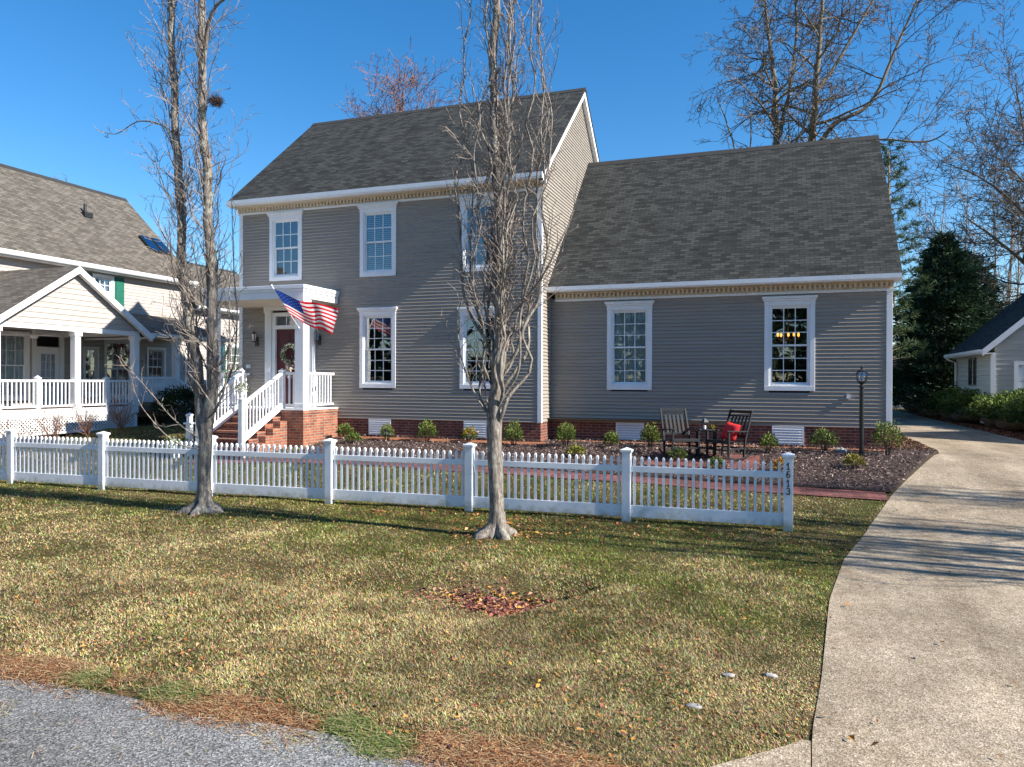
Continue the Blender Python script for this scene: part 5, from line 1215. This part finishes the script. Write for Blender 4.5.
# ------------------------------------------------------------------ lawn, litter, mulch
CU, CV = 5.216, -16.667; TH = R(19.586)
def polar(n, r0, r1, a0=-50, a1=50):
    """more of the small things close to where one stands, fewer far off"""
    r = np.exp(rng.uniform(math.log(r0), math.log(r1), n)); a = np.radians(rng.uniform(a0, a1, n))+TH
    return CU-np.sin(a)*r, CV+np.cos(a)*r, r
def lawn_mask(u, v):
    m = (u < pl(DL, v)+.012*nz(u, v, 6., 9)-.004)&~((v < -11.9)&(u > pl(APR, v)))&(v > -12.74+.06*nz(u, v, 3.))&(v < 7)&(u > -24)
    m &= ~((u > -5.32)&(v > wc(u)-.1)); m &= ~((u > -7.32)&(np.abs(v-wc(u)) < .25))
    m &= ~((u > -8.7)&(v > -1.5)); m &= ~((u > -7.5)&(u < -6.05)&(v > -3.1)&(v < -1.3)); m &= ~((u > -7.3)&(u < -6.1)&(v > -3.3)&(v < -2.8))
    m &= ~((u < -13.4)&(v > -4.4))
    m &= ~((((u-2.85)/.50)**2+((v+9.72-.22*(u-2.75))/.22)**2 < 1)&(rng.random(len(u)) < .85))
    return m
n = 1500000; u, v, r = polar(n, 2.6, 27.); k = lawn_mask(u, v); u, v, r = u[k], v[k], r[k]; n = len(u)
z = zt(u, v)
a = 8*nz(u, v, 3.4, 14)+rng.normal(0, 1.7, n); L = (.012+.020*rng.random(n))*(1+.03*r)*(1+.5*nz(u, v, 2., 1)); W = (.0011+.00045*r)*(.7+.6*rng.random(n)); lean = .7+3.2*rng.random(n)**1.6
d = np.stack([np.cos(a)*lean, np.sin(a)*lean, np.ones(n)], 1); d /= np.linalg.norm(d, axis=1)[:, None]
s = np.stack([-np.sin(a), np.cos(a), 0*a], 1)
P = np.stack([u, v, z+.002], 1)
g = nz(u, v, .45, 2)*1.3+nz(u, v, 2.2, 3)*1.1+np.clip((v+9.6)*.30, -.5, .8)+.3*(u < -8)*(v > -5)+.28*(v < -12.2)*0+.25*((v > -5.6)&(v < -3.9))
g = 1/(1+np.exp(-(g*3.0-.75))); pick = rng.random(n) < g*.85+.07
green = np.stack([.085+.11*rng.random(n), .112+.12*rng.random(n), .022+.02*rng.random(n)], 1); straw = np.stack([.30+.28*rng.random(n), .245+.22*rng.random(n), .115+.12*rng.random(n)], 1)
C = np.where(pick[:, None], green, straw)*(.42+1.0*rng.random((n, 1)))*(1+.35*nz(u, v, 1.3, 12)+.45*nz(u, v, 5.5, 13))[:, None]
br_ = rng.random(n) < .05+.10*np.clip(nz(u, v, .9, 4)+.3, 0, 1); C[br_] = np.array([.20, .085, .04])*(.5+1.1*rng.random((br_.sum(), 1)))
Vv = np.stack([P-s*W[:, None], P+s*W[:, None], P+d*L[:, None]], 1).reshape(-1, 3)
np_mesh('lawn_grass', Vv, np.arange(n*3).reshape(n, 3), M['grassattr'], colors=np.repeat(C, 3, 0), kind='stuff', label='short winter lawn grass, green mixed with straw')
def litter(name, label, u, v, size, cols, lift=.012, flat=.35, asp=.6, dz=0.):
    n = len(u); z = zt(u, v)+lift*rng.random(n)+.006+dz
    a = rng.random(n)*6.283; D = np.stack([np.cos(a), np.sin(a), rng.normal(0, flat, n)], 1); D /= np.linalg.norm(D, axis=1)[:, None]
    s = np.cross(D, np.stack([rng.normal(0, flat, n), rng.normal(0, flat, n), np.ones(n)], 1)); s /= np.linalg.norm(s, axis=1)[:, None]
    L = np.asarray(size)*(.6+.8*rng.random(n)); L = L[:, None]; P = np.stack([u, v, z], 1); up = np.array([0, 0, 1.])
    V = np.stack([P-D*L*.5, P+s*L*asp*.5+up*L*.12, P+D*L*.5+up*L*.1*rng.random((n, 1)), P-s*L*asp*.5+up*L*.16], 1).reshape(-1, 3)
    F = np.concatenate([np.arange(n*4).reshape(n, 4)[:, [0, 1, 2]], np.arange(n*4).reshape(n, 4)[:, [0, 2, 3]]])
    pal = np.array(cols); C = pal[rng.integers(0, len(pal), n)]*(.7+.6*rng.random((n, 1)))
    return np_mesh(name, V, F, M['litter'], colors=np.repeat(C, 4, 0), kind='stuff', label=label)
LC = [(.30, .12, .04), (.38, .17, .06), (.20, .075, .035), (.13, .06, .035), (.42, .27, .13), (.24, .09, .05), (.48, .22, .05)]
u, v, r = polar(60000, 3., 20.); k = lawn_mask(u, v); w_ = np.clip(.09+.22*nz(u, v, .8, 4)+.22*np.exp(-((v+6.6)/.5)**2)*(u > -1)+.12*np.exp(-((v+10.1)/.35)**2), .01, .5); k &= rng.random(len(u)) < w_; u, v = u[k], v[k]
litter('fallen_leaves', 'fallen brown and orange leaves scattered over the lawn', u, v, .034, LC+[(.10, .05, .03), (.16, .06, .04), (.12, .05, .05)], .03)
n = 2100; u = 2.86+rng.normal(0, .40, n); v = -9.72+rng.normal(0, .20, n)+.22*(u-2.75); k = (u < 3.30+.55*(v+9.6))
litter('fallen_leaves', 'drift of fallen red brown leaves in the swale hollow', u[k], v[k], .05, [(.10, .03, .035), (.16, .05, .045), (.30, .11, .07), (.22, .08, .08), (.42, .25, .15), (.10, .04, .035), (.5, .25, .05), (.34, .16, .10)], .03)
n = 500; u = np.concatenate([1.65+rng.normal(0, .5, n//2), rng.uniform(-1, 5.2, n-n//2)]); v = np.concatenate([-7.0+rng.normal(0, .35, n//2), -6.1+rng.normal(0, .25, n-n//2)])
litter('fallen_leaves', 'fallen orange leaves around the right street tree and fence foot', u, v, .06, LC, .02)
# pine straw along the street edge
def straw(name, label, u, v, L, W, cols, dz=.01, tilt=.12):
    n = len(u); z = zt(u, v)+dz+.02*rng.random(n); a = rng.normal(.1, .75, n); a = np.where(rng.random(n) < .3, rng.random(n)*6.28, a)
    D = np.stack([np.cos(a), np.sin(a), rng.normal(0, tilt, n)], 1); s = np.stack([-np.sin(a), np.cos(a), 0*a], 1)*W; L = (L*(.5+rng.random(n)))[:, None]; P = np.stack([u, v, z], 1)
    V = np.stack([P-D*L/2-s, P-D*L/2+s, P+D*L/2+s, P+D*L/2-s], 1).reshape(-1, 3); pal = np.array(cols); C = pal[rng.integers(0, len(pal), n)]*(.65+.7*rng.random((n, 1)))
    return np_mesh(name, V, np.arange(n*4).reshape(n, 4), M['litter'], colors=np.repeat(C, 4, 0), kind='stuff', label=label)
n = 42000; u = rng.uniform(-5, 4.5, n); v = -12.74+rng.normal(0, .075, n)+.10*nz(u, u*0, 2.1, 5)+.06*nz(u, u*0, 7., 6); k = rng.random(n) < np.clip(.55+1.9*nz(u, v, 3., 7), .03, 1)
straw('pine_straw', 'rusty pine straw drifted along the street edge', u[k], v[k], .085, .0016, [(.33, .13, .05), (.40, .20, .09), (.22, .09, .045), (.52, .36, .20), (.13, .07, .04), (.45, .32, .16)])
n = 22000; u = rng.uniform(-3, 4.8, n); v = rng.uniform(-13.6, -12.85, n); k = rng.random(n) < np.clip(nz(u, v, 2.6, 8)*2.0-.25, .01, .9)
straw('pine_straw', 'thin scatter of straw and grass clippings on the street', u[k], v[k], .07, .0015, [(.42, .36, .2), (.5, .33, .16), (.25, .28, .1), (.3, .15, .07)], .018)
n = 2600; cx = rng.choice([.65, 1.35, 1.5, 2.75, 3.0, 3.1], n); u = cx+rng.normal(0, .10, n); v = -12.72-.12*(cx > 2.9)*(cx < 3.5)+rng.normal(0, .05, n)
straw('weeds', 'tufts of long green grass lying over the street edge', u, v, .10, .0016, [(.06, .12, .02), (.12, .18, .04), (.2, .22, .07), (.35, .3, .15)], .015, .15)
# mulch chips
u, v, r = polar(190000, 10.5, 24., -50, 30); k = (u > -5.3)&(v > wc(u)+.235)&(v < .75)&(u < pl(DL, v)-.02)&(u < 8.32)&~((u > 2.75)&(u < 4.9)&(v > -2.0)&(v < -.8)&(rng.random(len(u)) < .85))
k &= ~((u < .2)&(v > -.03)); k &= ~((v > .22)&(v < .5)&(u > .27)); k &= ~((v > -.48)&(v < -.18)&(u < .25)); u, v = u[k], v[k]
litter('mulch_chips', 'shredded purplish brown wood mulch chips in the planting bed', u, v, .055, [(.13, .085, .08), (.21, .14, .13), (.32, .235, .215), (.055, .036, .034), (.46, .37, .33), (.09, .056, .058)], .045, .5, .28, .03)
n = 9000; u = rng.uniform(7.45, 8.3, n); v = rng.uniform(.7, 9, n)
litter('mulch_chips', 'brown mulch chips beside the house corner', u, v, .06, [(.14, .08, .06), (.26, .16, .11), (.4, .25, .14), (.06, .04, .03)], .04, .5, .3, .03)
n = 6000; u = rng.uniform(11.0, 11.55, n); v = rng.uniform(2, 22, n)
litter('fallen_leaves', 'brown leaf litter along the hedge foot', u, v, .08, [(.20, .08, .05), (.3, .14, .08), (.1, .05, .04)], .03)
u, v, r = polar(900, 4, 20, -50, 50); k = (u > pl(DL, v))&(u < 11)&(v > -12)&(rng.random(len(u)) < np.clip(.08+.8*np.exp(-((u-pl(DL, v))/.15)), 0, .9)); u, v = u[k], v[k]
litter('fallen_leaves', 'few dry leaves blown along the driveway edge', u, v, .05, LC, .01, .3, .6, .024)

# ------------------------------------------------------------------ light, sky, camera
EL = R(35.); AZ = R(-3.2)
wd_ = bpy.data.worlds.new('World'); scene.world = wd_; wd_.use_nodes = True; nt = wd_.node_tree; nt.nodes.clear()
sk = nt.nodes.new('ShaderNodeTexSky'); sk.sky_type = 'NISHITA'; sk.sun_disc = False; sk.sun_elevation = EL; sk.sun_rotation = R(90)-AZ
sk.altitude = 0; sk.air_density = 1.0; sk.dust_density = .15; sk.ozone_density = 3.5
bg = nt.nodes.new('ShaderNodeBackground'); bg.inputs[1].default_value = .092; wo = nt.nodes.new('ShaderNodeOutputWorld')
hs = nt.nodes.new('ShaderNodeHueSaturation'); hs.inputs['Saturation'].default_value = 1.32; nt.links.new(sk.outputs[0], hs.inputs['Color']); nt.links.new(hs.outputs[0], bg.inputs[0]); nt.links.new(bg.outputs[0], wo.inputs[0])
sl = bpy.data.lights.new('sun', 'SUN'); sl.energy = 5.0; sl.angle = R(.53); sl.color = (1., .93, .83); so = bpy.data.objects.new('sun', sl); col.objects.link(so)
S_ = Vector((math.cos(EL)*math.cos(AZ), math.cos(EL)*math.sin(AZ), math.sin(EL))); so.rotation_euler = S_.to_track_quat('Z', 'Y').to_euler()
cam = bpy.data.cameras.new('camera'); cam.sensor_width = 36; cam.lens = 744.908/1024*36; cam.clip_end = 3000; cam.clip_start = .05
co = bpy.data.objects.new('camera', cam); col.objects.link(co); co.location = (CU, CV, 2.1)
co.rotation_euler = (Matrix.Rotation(TH, 3, 'Z') @ Matrix.Rotation(R(90-.193), 3, 'X') @ Matrix.Rotation(R(.202), 3, 'Z')).to_euler()
scene.camera = co
scene.view_settings.view_transform = 'Standard'; scene.view_settings.look = 'None'; scene.view_settings.exposure = 1.08; scene.view_settings.gamma = 1.
